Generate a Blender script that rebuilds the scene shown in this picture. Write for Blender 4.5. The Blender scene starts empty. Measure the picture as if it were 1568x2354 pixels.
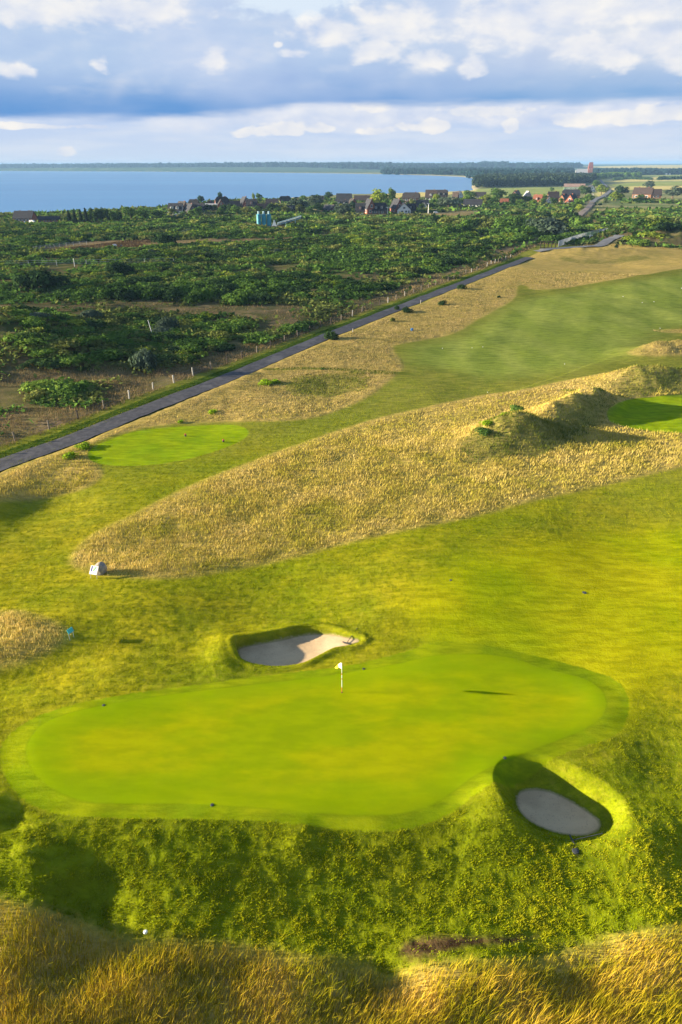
import bpy, math, random
import numpy as np
from mathutils import Matrix, Vector

R = math.radians
scene = bpy.context.scene
COL = scene.collection
rng = np.random.default_rng(7)
random.seed(7)

# ------------------------------------------------------------------ camera
CAM_H = 28.0
PITCH = 27.05
ROLL = 0.20
FP = 1569.0                     # focal length in pixels of a 1568 x 2353 picture
cam_d = bpy.data.cameras.new("camera")
cam_d.sensor_fit = 'VERTICAL'
cam_d.sensor_height = 36.0
cam_d.lens = 36.0 * FP / 2353.0
cam_d.clip_start = 0.5
cam_d.clip_end = 120000
cam = bpy.data.objects.new("camera", cam_d)
COL.objects.link(cam)
rot = Matrix.Rotation(R(90 - PITCH), 3, 'X') @ Matrix.Rotation(R(-ROLL), 3, 'Z')
cam.matrix_world = Matrix.Translation((0, 0, CAM_H)) @ rot.to_4x4()
scene.camera = cam
CR = np.array(rot)


# ------------------------------------------------------------------ noise (numpy)
def _hash(ix, iy, s):
    h = (ix.astype(np.int64) * 374761393 + iy.astype(np.int64) * 668265263 + s * 144665) & 0xffffffff
    h = ((h ^ (h >> 13)) * 1274126177) & 0xffffffff
    return ((h ^ (h >> 16)) & 0xffff) / 65535.0


def vnoise(x, y, s=0):
    ix = np.floor(x); iy = np.floor(y)
    fx = x - ix; fy = y - iy
    fx = fx * fx * (3 - 2 * fx); fy = fy * fy * (3 - 2 * fy)
    a = _hash(ix, iy, s); b = _hash(ix + 1, iy, s)
    c = _hash(ix, iy + 1, s); d = _hash(ix + 1, iy + 1, s)
    return (a + (b - a) * fx) * (1 - fy) + (c + (d - c) * fx) * fy


def fbm(x, y, s=0, o=4):
    t = 0; a = 0.5; n = 0
    for i in range(o):
        t = t + a * vnoise(x * 2 ** i + 17.3 * i, y * 2 ** i - 9.1 * i, s + i)
        n += a; a *= 0.5
    return t / n


def sstep(a, b, x):
    t = np.clip((x - a) / (b - a), 0, 1)
    return t * t * (3 - 2 * t)


# ------------------------------------------------------------------ terrain height
BUMPS = []                      # (x, y, height, long radius, short radius, angle)


def h0(x, y):
    x = np.asarray(x, float); y = np.asarray(y, float)
    r = np.hypot(x, y)
    z = -5.0 * sstep(450, 1150, r)
    # swale below the green and the dune in front of it
    edge = 22.6 + 0.9 * np.sin(x * 0.16 + 0.6) + np.clip(x - 9, 0, 12) * 0.12
    near = sstep(edge + 0.6, edge - 5.6, y) * -1.75
    near = near + sstep(17.2, 13.2, y) * (0.8 + 0.5 * sstep(4, 12, x) + 0.5 * sstep(-4, -12, x))
    near = near * (1 - sstep(40, 60, np.abs(x)))
    z = z + near
    hb = 0.0 * z
    for bx, by, bh, ra, rb, an in BUMPS:
        dx = x - bx; dy = y - by
        c = math.cos(an); s = math.sin(an)
        u = (dx * c + dy * s) / ra; v = (-dx * s + dy * c) / rb
        hb = hb + bh * np.exp(-(u * u + v * v))
    z = z + hb + np.clip(hb - 0.7, 0, 1.8) * 0.95 * (fbm(x / 3.2, y / 3.2, 113, 3) - 0.5)
    far = sstep(60, 160, r)
    hs = np.where(y > 70 + x * 0.9, 1, 0.15)
    z = z + far * 2.2 * (fbm(x / 60, y / 60, 5, 3) - 0.5) * hs * (1 - sstep(900, 1500, r))
    z = z + (0.16 + 0.3 * sstep(40, 80, r)) * (fbm(x / 9, y / 9, 9, 2) - 0.5)
    return z


def unproj(px, py, z=None, it=14):
    """point of the photograph (1568 x 2353 picture) -> world point on the ground"""
    px = np.atleast_1d(np.asarray(px, float)); py = np.atleast_1d(np.asarray(py, float))
    d = np.stack([(px - 784) / FP, -(py - 1176.5) / FP, -np.ones_like(px)], 1) @ CR.T
    zz = np.zeros(len(px)) if z is None else np.broadcast_to(np.asarray(z, float), (len(px),)).copy()
    for _ in range(it if z is None else 1):
        t = (zz - CAM_H) / np.minimum(d[:, 2], -1e-4)
        X = d[:, 0] * t; Y = d[:, 1] * t
        if z is None:
            zz = zz * 0.4 + 0.6 * h0(X, Y)
    return np.stack([X, Y, zz], 1)


def at(px, py, z=None):
    p = unproj(px, py, z)[0]
    if z is None:
        p[2] = float(h0(p[0], p[1]))
    return p


def depth(p):
    return p[1] * math.cos(R(PITCH)) + (CAM_H - p[2]) * math.sin(R(PITCH))


def bump(px, py, h, ra, rb=None, an=0.0):
    p = at(px, py)
    BUMPS.append((p[0], p[1], h, ra, rb or ra, R(an)))


# dunes and hollows
for b in [
    (1172, 1004, 2.0, 3.8, 2.7, 25), (1228, 992, 1.3, 3.8, 2.6, 10), (1100, 1000, 0.5, 4.0, 3.5, 0), (1275, 966, 1.6, 4.5, 2.6, 20),
    (1352, 938, 2.3, 4.2, 3.0, 25), (1300, 940, 1.0, 5, 3, 20),
    (1455, 886, 2.5, 4.6, 3.4, 10), (1400, 890, 0.5, 8, 4, 0), (1575, 884, 2.0, 6, 3.4, 10),
    (1530, 812, 1.4, 8, 3.6, 15), (1600, 806, 1.0, 9, 4.0, 15),
    (1360, 585, 2.2, 22, 9, 0), (1500, 548, 6.0, 18, 11, 8), (1568, 560, 5.0, 22, 12, 0),
    (750, 890, -0.5, 7, 6, 0), (1400, 600, -2.0, 22, 12, 0),
    (-10, 1470, 0.45, 5.0, 3.6, 0), (70, 1470, 0.25, 3.4, 2.8, 0),
    (15, 1560, -0.5, 5, 2, 20),
    (60, 1985, 0.50, 1.2, 1.1, 0), (-80, 1960, 0.3, 2.0, 1.6, 0), (200, 2070, -0.7, 2.2, 1.4, 0), (150, 2020, 0.28, 0.9, 0.5, 20), (20, 2030, -0.25, 0.8, 0.6, 0),
    (690, 1935, 0.22, 0.9, 0.8, 0),
    (-40, 1860, 0.35, 1.0, 1.0, 0), (20, 1885, -0.25, 0.8, 0.6, 0),
    (1150, 1855, 0.55, 1.3, 1.8, -20), (1480, 1960, 0.7, 2.2, 1.3, 0),
    (1440, 1660, 0.2, 2.0, 4.0, -30), (1540, 1740, -0.45, 3.0, 3.0, -30),
    (1100, 2240, 0.75, 3.2, 1.8, 0), (880, 2260, -0.5, 1.4, 1.4, 0), (1520, 2160, 0.8, 2.6, 1.6, 0),
    (1330, 2290, -0.35, 2, 1.5, 0), (700, 2250, 0.35, 1.6, 1.2, 0), (40, 2200, 0.9, 2.2, 1.8, 0), (330, 2280, 0.5, 1.8, 1.6, 0),
    (640, 1470, 0.35, 3.5, 1.5, 8), (515, 1500, 0.45, 1.1, 1.8, 8),
    (900, 1430, 0.5, 7, 4, 0), (1000, 1330, 0.7, 8, 7, 0), (1480, 1220, -0.9, 12, 8, 20),
    (1250, 1280, 0.5, 8, 5, 0), (700, 1380, -0.4, 8, 4, 0), (300, 1430, 0.5, 6, 6, 0),
    (60, 1150, -0.8, 6, 6, 0), (-40, 1180, 1.0, 4, 5, 0),
    (0, 790, 5.0, 12, 16, 0), (90, 815, 2.5, 14, 10, 0),
]:
    bump(*b)


# ------------------------------------------------------------------ outlines traced once, stood in the world
def smooth(pts, n=6, closed=True):
    P = np.array(pts, float)
    m = len(P); out = []
    for i in range(m if closed else m - 1):
        if closed:
            p0, p1, p2, p3 = P[(i - 1) % m], P[i], P[(i + 1) % m], P[(i + 2) % m]
        else:
            p0, p1, p2, p3 = P[max(i - 1, 0)], P[i], P[i + 1], P[min(i + 2, m - 1)]
        for k in range(n):
            t = k / n
            out.append(0.5 * ((2 * p1) + (-p0 + p2) * t + (2 * p0 - 5 * p1 + 4 * p2 - p3) * t * t + (-p0 + 3 * p1 - 3 * p2 + p3) * t ** 3))
    if not closed:
        out.append(P[-1])
    return np.array(out)


def world_poly(pts, z=None, n=4, closed=True):
    s = smooth(pts, n, closed)
    return unproj(s[:, 0], s[:, 1], z)[:, :2]


def sdf(P, x, y, margin=12.0):
    """signed distance, negative inside; points far from the outline keep +margin"""
    out = np.full(x.shape, margin)
    lo = P.min(0) - margin; hi = P.max(0) + margin
    sel = np.nonzero((x > lo[0]) & (x < hi[0]) & (y > lo[1]) & (y < hi[1]))[0]
    if len(sel) == 0:
        return out
    X = x[sel]; Y = y[sel]
    d = np.full(X.shape, 1e18); ins = np.zeros(X.shape, bool)
    Q = np.roll(P, -1, 0)
    for (ax, ay), (bx, by) in zip(P, Q):
        ex = bx - ax; ey = by - ay
        wx = X - ax; wy = Y - ay
        t = np.clip((wx * ex + wy * ey) / (ex * ex + ey * ey + 1e-12), 0, 1)
        d = np.minimum(d, (wx - ex * t) ** 2 + (wy - ey * t) ** 2)
        c = (ay > Y) != (by > Y)
        if ey != 0:
            ins ^= c & (X < ex * (Y - ay) / ey + ax)
    d = np.sqrt(d)
    out[sel] = np.minimum(np.where(ins, -d, d), margin)
    return out


Z = {}
Z['green'] = [world_poly([(60, 1730), (75, 1690), (110, 1660), (180, 1635), (300, 1612), (450, 1590), (600, 1573), (750, 1555), (900, 1530), (1000, 1508), (1100, 1505), (1180, 1515), (1240, 1535), (1300, 1550), (1360, 1570), (1390, 1600), (1390, 1640), (1350, 1675), (1280, 1705), (1200, 1735), (1100, 1780), (1030, 1830), (960, 1865), (860, 1877), (740, 1872), (600, 1860), (450, 1850), (300, 1850), (200, 1845), (130, 1820), (80, 1780)])]
Z['tee'] = [world_poly([(202, 1045), (215, 1028), (260, 1008), (320, 990), (420, 980), (520, 976), (560, 982), (572, 995), (555, 1012), (500, 1035), (430, 1055), (350, 1068), (270, 1070), (215, 1062)]),
            world_poly([(1395, 955), (1402, 938), (1440, 920), (1500, 912), (1568, 906), (1700, 905), (1700, 1000), (1568, 996), (1500, 992), (1440, 982), (1405, 970)])]
Z['collar'] = [world_poly([(0, 1740), (12, 1700), (60, 1660), (150, 1625), (300, 1595), (450, 1575), (620, 1552), (800, 1530), (940, 1495), (990, 1478), (1100, 1480), (1250, 1512), (1370, 1545), (1430, 1575), (1445, 1630), (1420, 1685), (1330, 1720), (1250, 1750), (1130, 1800), (1030, 1872), (930, 1905), (800, 1908), (650, 1890), (500, 1882), (300, 1880), (150, 1872), (60, 1842), (15, 1790)])]
Z['appr'] = [world_poly([(960, 1440), (930, 1400), (960, 1340), (1050, 1290), (1250, 1240), (1568, 1215), (1900, 1250), (1800, 1450), (1568, 1550), (1490, 1610), (1440, 1660), (1300, 1640), (1100, 1560), (980, 1490)])]
Z['fescue'] = [
    world_poly([(158, 1290), (180, 1250), (230, 1215), (300, 1183), (420, 1122), (560, 1066), (700, 1015), (850, 965), (1000, 930), (1120, 905), (1190, 897), (1270, 880), (1360, 862), (1450, 848), (1568, 848), (1700, 850), (1700, 1060), (1568, 1075), (1400, 1115), (1240, 1150), (1100, 1187), (950, 1217), (800, 1250), (650, 1290), (500, 1318), (400, 1332), (300, 1330), (230, 1324), (180, 1312)], n=3),
    world_poly([(-60, 1105), (0, 1082), (162, 1022), (307, 963), (517, 879), (747, 781), (920, 713), (1149, 623), (1240, 578), (1290, 571), (1420, 560), (1568, 565), (1700, 570), (1700, 590), (1568, 617), (1400, 645), (1300, 662), (1240, 666), (1214, 664), (1211, 658), (1192, 658), (1180, 690), (1100, 735), (1050, 765), (1000, 778), (930, 790), (905, 800), (925, 830), (925, 850), (890, 880), (860, 905), (800, 935), (700, 965), (560, 970), (420, 974), (330, 985), (250, 1006), (203, 1032), (225, 1062), (238, 1092), (200, 1122), (100, 1148), (0, 1155), (-80, 1160)], n=3),
    world_poly([(-80, 1405), (0, 1400), (60, 1403), (120, 1420), (160, 1445), (168, 1465), (140, 1490), (80, 1520), (0, 1542), (-80, 1560)]),
    world_poly([(-500, 2050), (-100, 2050), (0, 2065), (60, 2078), (110, 2088), (180, 2112), (260, 2140), (330, 2160), (420, 2152), (500, 2165), (640, 2185), (760, 2197), (850, 2215), (880, 2240), (960, 2218), (1050, 2205), (1200, 2200), (1300, 2180), (1400, 2150), (1500, 2130), (1568, 2120), (2100, 2080), (2100, 3000), (-500, 3000)], n=2),
    world_poly([(1440, 808), (1480, 795), (1568, 782), (1700, 780), (1700, 815), (1568, 818), (1490, 820), (1450, 816)]),
    world_poly([(1495, 758), (1568, 755), (1700, 752), (1700, 764), (1568, 766), (1520, 764)]),
]
Z['fair'] = [world_poly([(940, 800), (1000, 785), (1060, 770), (1120, 735), (1200, 690), (1300, 672), (1420, 650), (1568, 630), (1800, 600), (1800, 740), (1568, 750), (1480, 790), (1400, 830), (1250, 860), (1120, 870), (1020, 850), (950, 835)])]
Z['track'] = [world_poly([(613, 846), (740, 844), (860, 850), (940, 856), (940, 862), (850, 858), (740, 850), (613, 851)], n=2),
              world_poly([(1290, 898), (1380, 905), (1440, 915), (1440, 909), (1380, 900), (1300, 893)], n=2)]
Z['hollow'] = [world_poly([(665, 885), (700, 872), (760, 866), (820, 868), (836, 880), (800, 898), (730, 908), (680, 900)]),
               world_poly([(1290, 590), (1400, 585), (1500, 592), (1400, 606), (1310, 602)]),
               world_poly([(1080, 1010), (1110, 985), (1150, 965), (1210, 962), (1290, 950), (1340, 915), (1400, 915), (1400, 940), (1330, 1000), (1240, 1030), (1150, 1040), (1090, 1035)]),
               world_poly([(1440, 880), (1470, 855), (1568, 855), (1650, 860), (1650, 905), (1500, 905), (1440, 900)])]
S1 = [(548, 1507, 1), (556, 1496, 1), (600, 1487, 1), (650, 1478, 1), (700, 1467, 1), (760, 1465, 1), (825, 1478, 0), (805, 1487, 0), (765, 1491, 0), (725, 1508, 0), (690, 1522, 0), (640, 1528, 0), (590, 1524, 0), (560, 1516, 0)]
S1s = smooth([(a, b) for a, b, c in S1], 4); S1z = smooth([(c, c) for a, b, c in S1], 4)[:, 0].clip(0, 1)
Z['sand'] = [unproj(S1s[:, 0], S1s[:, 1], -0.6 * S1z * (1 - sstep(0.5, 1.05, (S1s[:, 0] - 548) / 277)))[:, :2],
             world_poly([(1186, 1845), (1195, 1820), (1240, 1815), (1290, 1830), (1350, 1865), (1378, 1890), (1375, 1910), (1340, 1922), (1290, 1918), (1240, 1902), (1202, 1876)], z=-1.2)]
PATH_PX = [(-80, 1098, -80, 1115), (0, 1055, 0, 1082), (162, 1000, 162, 1022), (307, 942, 307, 963), (517, 860, 517, 881), (747, 768, 747, 782), (920, 700, 920, 712), (1149, 614, 1149, 622), (1212, 590, 1222, 594)]
pl = world_poly([(a, b) for a, b, c, d in PATH_PX], n=6, closed=False)
pr = world_poly([(c, d) for a, b, c, d in PATH_PX], n=6, closed=False)
mid = (pl + pr) / 2
width = np.linalg.norm(pl - pr, axis=1)
# one straight lane of even width
tdir = np.gradient(mid, axis=0); tdir /= np.linalg.norm(tdir, axis=1)[:, None]
nrm = np.stack([-tdir[:, 1], tdir[:, 0]], 1)      # to the left (heath side)
PW = 1.55
path_l = mid + nrm * PW; path_r = mid - nrm * PW
Z['path'] = [np.vstack([path_l, path_r[::-1]])]
Z['verge'] = [np.vstack([mid + nrm * (PW + 1.6), path_r[::-1]])]
FENCE = mid + nrm * (PW + 3.3)
# heath: everything beyond the fence line
far_l = mid[0] + (mid[0] - mid[8]) * 6
Z['heath'] = [np.vstack([FENCE, unproj([1240, 1568, 2300], [560, 556, 560])[:, :2], [[40000, 3000], [40000, 58000], [-40000, 58000], [-40000, -400]], [far_l]])]
Z['open'] = [world_poly(q, n=2) for q in [
    [(-50, 702), (130, 694), (330, 700), (560, 699), (720, 704), (700, 722), (735, 742), (640, 750), (560, 736), (480, 726), (400, 728), (300, 708), (170, 714), (-50, 720)],
    [(60, 578), (130, 562), (260, 552), (430, 552), (680, 545), (640, 556), (450, 562), (320, 572), (180, 576)],
    [(-50, 858), (120, 850), (300, 855), (560, 832), (470, 880), (260, 945), (150, 990), (-50, 1060), (-50, 950), (150, 950), (320, 930), (330, 890), (100, 880), (-50, 880)],
    [(1140, 600), (1230, 560), (1330, 530), (1240, 545), (1150, 570), (1060, 610), (900, 660), (800, 700), (760, 740)],
    [(990, 490), (1060, 484), (1112, 486), (1090, 496), (1030, 500), (995, 496)],
    [(1340, 510), (1366, 505), (1368, 520), (1345, 522)],
    [(1420, 470), (1500, 466), (1568, 470), (1568, 478), (1480, 482), (1430, 478)],
    [(1365, 475), (1400, 460), (1450, 474), (1400, 484), (1372, 488)],
    [(1480, 508), (1568, 505), (1568, 514), (1500, 516)],
    [(560, 520), (590, 518), (592, 524), (570, 526)],
]]
Z['fieldG'] = [world_poly(q, n=3) for q in [
    [(1062, 446), (1092, 434), (1290, 430), (1300, 438), (1290, 448), (1180, 452), (1080, 452)],
    [(1410, 424), (1480, 418), (1568, 417), (1800, 416), (1800, 424), (1568, 426), (1430, 429)],
    [(1395, 404), (1480, 402), (1568, 401), (1568, 405), (1440, 407)],
]]
Z['fieldY'] = [world_poly(q, n=3) for q in [
    [(840, 452), (900, 444), (1000, 440), (1088, 435), (1090, 440), (1050, 446), (960, 452), (880, 456)],
    [(1370, 415), (1400, 412), (1470, 409), (1568, 404), (1800, 402), (1800, 416), (1568, 416), (1480, 417), (1400, 419)],
    [(1400, 436), (1430, 429), (1568, 427), (1800, 425), (1800, 437), (1568, 437), (1450, 436)],
    [(1370, 443), (1396, 437), (1400, 441), (1385, 452), (1372, 450)],
    [(1330, 387), (1450, 384), (1800, 381), (1800, 388), (1450, 390)],
]]
SEA = unproj(*np.array([(-2500, 640), (-400, 522), (0, 503), (150, 500), (350, 488), (480, 470), (620, 461), (760, 450), (900, 443), (1000, 440), (1060, 438), (1086, 434), (1078, 428), (1086, 420), (1088, 408), (1060, 404.5), (1000, 402), (900, 399), (780, 397.3), (600, 395.3), (450, 394), (300, 393), (0, 392), (-1500, 394), (-4000, 420)]).T, z=-4)[:, :2]


def coast(x, y):
    return sdf(SEA, x, y, 300.0)


def hfull(x, y):
    x = np.atleast_1d(np.asarray(x, float)); y = np.atleast_1d(np.asarray(y, float))
    z = h0(x, y)
    for k, P in enumerate(Z['sand']):
        d = sdf(P, x, y, 5.0)
        if k == 0:
            q = np.clip((x - P[:, 0].min()) / (P[:, 0].max() - P[:, 0].min()), 0, 1)
            tz = h0(P[:, 0].mean(), P[:, 1].mean()) - 0.60 + 0.58 * sstep(0.5, 1.05, q)
            w = sstep(0.24, -0.03, d)
            z = z * (1 - w) + tz * w + 0.10 * np.exp(-((d - 0.4) / 0.25) ** 2)
        else:
            w = sstep(1.35, -0.1, d)
            z = z * (1 - w) + (-1.25 + 0.10 * sstep(-0.9, 0, d)) * w
    d = sdf(Z['green'][0], x, y, 3.0)
    z = z + 0.10 * sstep(1.2, -0.6, d)
    r = np.hypot(x, y)
    near_ = (r < 130) & (np.abs(np.arctan2(x, y)) < 1.1)
    if near_.any():
        xx = x[near_]; yy = y[near_]
        dc = np.minimum(sdf(Z['collar'][0], xx, yy, 3.0), sdf(Z['green'][0], xx, yy, 3.0))
        for P in Z['sand'] + Z['tee']:
            dc = np.minimum(dc, sdf(P, xx, yy, 3.0))
        am = sstep(0.0, 0.8, dc) * (0.35 + 0.65 * sstep(25, 21, yy))
        for P in Z['appr']:
            am = am * (0.3 + 0.7 * sstep(-1.5, 1.5, sdf(P, xx, yy, 3.0)))
        fz = np.full(xx.shape, 12.0)
        for P in Z['fescue']:
            fz = np.minimum(fz, sdf(P, xx, yy, 3.0))
        am2 = sstep(0.3, -0.6, fz) * 0.12
        z[near_] += am * (0.11 * (fbm(xx / 0.45, yy / 0.45, 131, 3) - 0.5) + 0.12 * (fbm(xx / 1.6, yy / 1.6, 133, 2) - 0.5)) * sstep(120, 70, yy)
        z[near_] += am2 * (fbm(xx / 1.2, yy / 1.2, 135, 2) - 0.3)
    s = coast(x, y)
    z = z + (-9 - z) * sstep(10, -12, s)
    # low dunes and rising land across the bay
    z = z + 11 * sstep(250, 299, s) * sstep(3600, 4600, r) * (0.5 + fbm(x / 900, y / 900, 31, 3)) * (1 - sstep(9000, 14000, r))
    return z


def zone(name, x, y, m=12.0):
    out = np.full(x.shape, m)
    for P in Z[name]:
        out = np.minimum(out, sdf(P, x, y, m))
    return out


# ------------------------------------------------------------------ mesh and tag helpers
def mesh_np(name, V, F, mat=None, attrs=None, smooth_shade=False):
    V = np.asarray(V, np.float32); F = np.asarray(F, np.int32)
    me = bpy.data.meshes.new(name)
    me.vertices.add(len(V)); me.vertices.foreach_set('co', V.ravel())
    k = F.shape[1]
    me.loops.add(F.size); me.loops.foreach_set('vertex_index', F.ravel())
    me.polygons.add(len(F))
    me.polygons.foreach_set('loop_start', np.arange(0, F.size, k, dtype=np.int32))
    me.polygons.foreach_set('loop_total', np.full(len(F), k, np.int32))
    me.update(calc_edges=True)
    if smooth_shade:
        me.polygons.foreach_set('use_smooth', np.ones(len(F), bool))
    for n, a in (attrs or {}).items():
        at_ = me.attributes.new(n, 'FLOAT', 'POINT')
        at_.data.foreach_set('value', np.asarray(a, np.float32))
    if mat:
        me.materials.append(mat)
    return me


class MB:
    """collects polygons of one part; several materials allowed"""
    def __init__(s):
        s.v = []; s.f = []; s.m = []; s.mats = []

    def mat(s, m):
        if m not in s.mats:
            s.mats.append(m)
        return s.mats.index(m)

    def poly(s, pts, faces, m):
        o = len(s.v); k = s.mat(m)
        s.v += [tuple(p) for p in pts]
        for f in faces:
            s.f.append([o + i for i in f]); s.m.append(k)

    def box(s, c, d, m, rz=0.0, taper=1.0, rx=0.0):
        pts = []
        for zz in (-1, 1):
            for xx, yy in ((-1, -1), (1, -1), (1, 1), (-1, 1)):
                t = taper if zz > 0 else 1
                p = Vector((xx * d[0] / 2 * t, yy * d[1] / 2 * t, zz * d[2] / 2))
                p = Matrix.Rotation(rz, 3, 'Z') @ Matrix.Rotation(rx, 3, 'X') @ p
                pts.append((p.x + c[0], p.y + c[1], p.z + c[2]))
        s.poly(pts, [(3, 2, 1, 0), (4, 5, 6, 7), (0, 1, 5, 4), (1, 2, 6, 5), (2, 3, 7, 6), (3, 0, 4, 7)], m)

    def tube(s, pts, rad, m, n=8, cap=True):
        pts = [Vector(p) for p in pts]
        if not hasattr(rad, '__len__'):
            rad = [rad] * len(pts)
        o = len(s.v); k = s.mat(m)
        for i, p in enumerate(pts):
            a = pts[min(i + 1, len(pts) - 1)] - pts[max(i - 1, 0)]
            a.normalize()
            u = a.cross(Vector((0, 0, 1)) if abs(a.z) < 0.9 else Vector((1, 0, 0))).normalized()
            w = a.cross(u)
            for j in range(n):
                t = 2 * math.pi * j / n
                s.v.append(tuple(p + (u * math.cos(t) + w * math.sin(t)) * rad[i]))
        for i in range(len(pts) - 1):
            for j in range(n):
                s.f.append([o + i * n + j, o + i * n + (j + 1) % n, o + (i + 1) * n + (j + 1) % n, o + (i + 1) * n + j]); s.m.append(k)
        if cap:
            s.f.append([o + j for j in range(n)]); s.m.append(k)
            e = o + (len(pts) - 1) * n
            s.f.append([e + j for j in reversed(range(n))]); s.m.append(k)

    def build(s, name, parent=None, loc=None, smooth_shade=False):
        me = bpy.data.meshes.new(name)
        me.from_pydata(s.v, [], s.f)
        for m in s.mats:
            me.materials.append(m)
        me.polygons.foreach_set('material_index', s.m)
        if smooth_shade:
            me.polygons.foreach_set('use_smooth', [True] * len(s.f))
        me.update()
        return link(name, me, parent, loc)


def link(name, me, parent=None, loc=None, rz=0.0):
    o = bpy.data.objects.new(name, me)
    COL.objects.link(o)
    if loc is not None:
        o.location = tuple(float(c) for c in loc)
    o.rotation_euler = (0, 0, rz)
    if parent:
        o.parent = parent
    return o


def tag(o, label=None, cat=None, group=None, kind=None):
    if label: o['label'] = label
    if cat: o['category'] = cat
    if group: o['group'] = group
    if kind: o['kind'] = kind
    return o


def thing(name, loc, label, cat, rz=0.0, group=None):
    return tag(link(name, None, None, loc, rz), label, cat, group)


def gz(x, y):
    return float(hfull(x, y)[0])


def ground_at(px, py):
    p = at(px, py)
    p[2] = gz(p[0], p[1])
    return p


# ------------------------------------------------------------------ node helper
class N:
    """a socket with arithmetic"""
    def __init__(s, nt, sock): s.nt = nt; s.s = sock
    def _m(s, op, *a, clamp=False):
        n = s.nt.nodes.new('ShaderNodeMath'); n.operation = op; n.use_clamp = clamp
        for i, v in enumerate((s,) + a):
            if isinstance(v, N): s.nt.links.new(v.s, n.inputs[i])
            else: n.inputs[i].default_value = v
        return N(s.nt, n.outputs[0])
    def __add__(s, o): return s._m('ADD', o)
    __radd__ = __add__
    def __sub__(s, o): return s._m('SUBTRACT', o)
    def __rsub__(s, o): return (s * -1) + o
    def __mul__(s, o): return s._m('MULTIPLY', o)
    __rmul__ = __mul__
    def __truediv__(s, o): return s._m('DIVIDE', o)
    def clamp(s): return s._m('ADD', 0.0, clamp=True)
    def mx(s, o): return s._m('MAXIMUM', o)
    def mn(s, o): return s._m('MINIMUM', o)


class G:
    def __init__(s, nt):
        s.nt = nt; nt.nodes.clear()
    def node(s, t, **kw):
        n = s.nt.nodes.new(t)
        for k, v in kw.items(): setattr(n, k, v)
        return n
    def w(s, n): return N(s.nt, n)
    def put(s, v, inp):
        if isinstance(v, N): s.nt.links.new(v.s, inp)
        else:
            if hasattr(inp.default_value, '__len__') and len(inp.default_value) == 4 and len(v) == 3: v = (*v, 1)
            inp.default_value = v
    def pos(s): return s.w(s.node('ShaderNodeNewGeometry').outputs['Position'])
    def attr(s, n): return s.w(s.node('ShaderNodeAttribute', attribute_name=n).outputs['Fac'])
    def scale(s, v, sc, off=(0, 0, 0), rot=0.0):
        n = s.node('ShaderNodeMapping'); s.put(v, n.inputs[0])
        n.inputs['Scale'].default_value = sc if hasattr(sc, '__len__') else (sc, sc, sc)
        n.inputs['Location'].default_value = off; n.inputs['Rotation'].default_value = (0, 0, rot)
        return s.w(n.outputs[0])
    def noise(s, v, sc=1.0, det=3.0, rough=0.5, dist=0.0, dim='3D'):
        n = s.node('ShaderNodeTexNoise', noise_dimensions=dim)
        s.put(v, n.inputs['Vector']); n.inputs['Scale'].default_value = sc
        n.inputs['Detail'].default_value = det; n.inputs['Roughness'].default_value = rough
        n.inputs['Distortion'].default_value = dist
        return s.w(n.outputs[0])
    def ss(s, v, a, b, lo=0.0, hi=1.0, kind='SMOOTHSTEP'):
        n = s.node('ShaderNodeMapRange', interpolation_type=kind)
        s.put(v, n.inputs[0])
        for i, q in enumerate((a, b, lo, hi)): s.put(q, n.inputs[i + 1])
        return s.w(n.outputs[0])
    def mix(s, f, a, b, blend='MIX'):
        n = s.node('ShaderNodeMix', data_type='RGBA', blend_type=blend)
        s.put(f, n.inputs[0]); s.put(a, n.inputs[6]); s.put(b, n.inputs[7])
        return s.w(n.outputs[2])
    def comb(s, x, y, z):
        n = s.node('ShaderNodeCombineXYZ')
        for i, q in enumerate((x, y, z)): s.put(q, n.inputs[i])
        return s.w(n.outputs[0])
    def sep(s, v):
        n = s.node('ShaderNodeSeparateXYZ'); s.put(v, n.inputs[0])
        return [s.w(o) for o in n.outputs]
    def bump(s, h, strength=0.5, dist=0.1):
        n = s.node('ShaderNodeBump'); s.put(h, n.inputs['Height'])
        n.inputs['Strength'].default_value = strength; n.inputs['Distance'].default_value = dist
        return s.w(n.outputs[0])
    def out(s, sh, vol=None):
        o = s.node('ShaderNodeOutputMaterial')
        if sh is not None: s.nt.links.new(sh, o.inputs[0])
        if vol is not None: s.nt.links.new(vol, o.inputs[1])
    def bsdf(s, col, rough=0.8, normal=None, spec=0.2, metal=0.0):
        n = s.node('ShaderNodeBsdfPrincipled')
        s.put(col, n.inputs['Base Color']); s.put(rough, n.inputs['Roughness'])
        n.inputs['Specular IOR Level'].default_value = spec; n.inputs['Metallic'].default_value = metal
        if normal is not None: s.put(normal, n.inputs['Normal'])
        s.out(n.outputs[0])
        return n


def new_mat(name):
    m = bpy.data.materials.new(name); m.use_nodes = True
    return m, G(m.node_tree)


MATS = {}


def paint(name, col, rough=0.6, var=0.15, sc=3.0, spec=0.3, metal=0.0):
    if name in MATS: return MATS[name]
    m, g = new_mat(name)
    n = g.noise(g.pos(), sc, 4, 0.6)
    c2 = tuple(c * (1 - var) for c in col); c1 = tuple(min(1, c * (1 + var)) for c in col)
    g.bsdf(g.mix(g.ss(n, 0.3, 0.7), c2, c1), rough, None, spec, metal)
    MATS[name] = m
    return m

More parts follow.
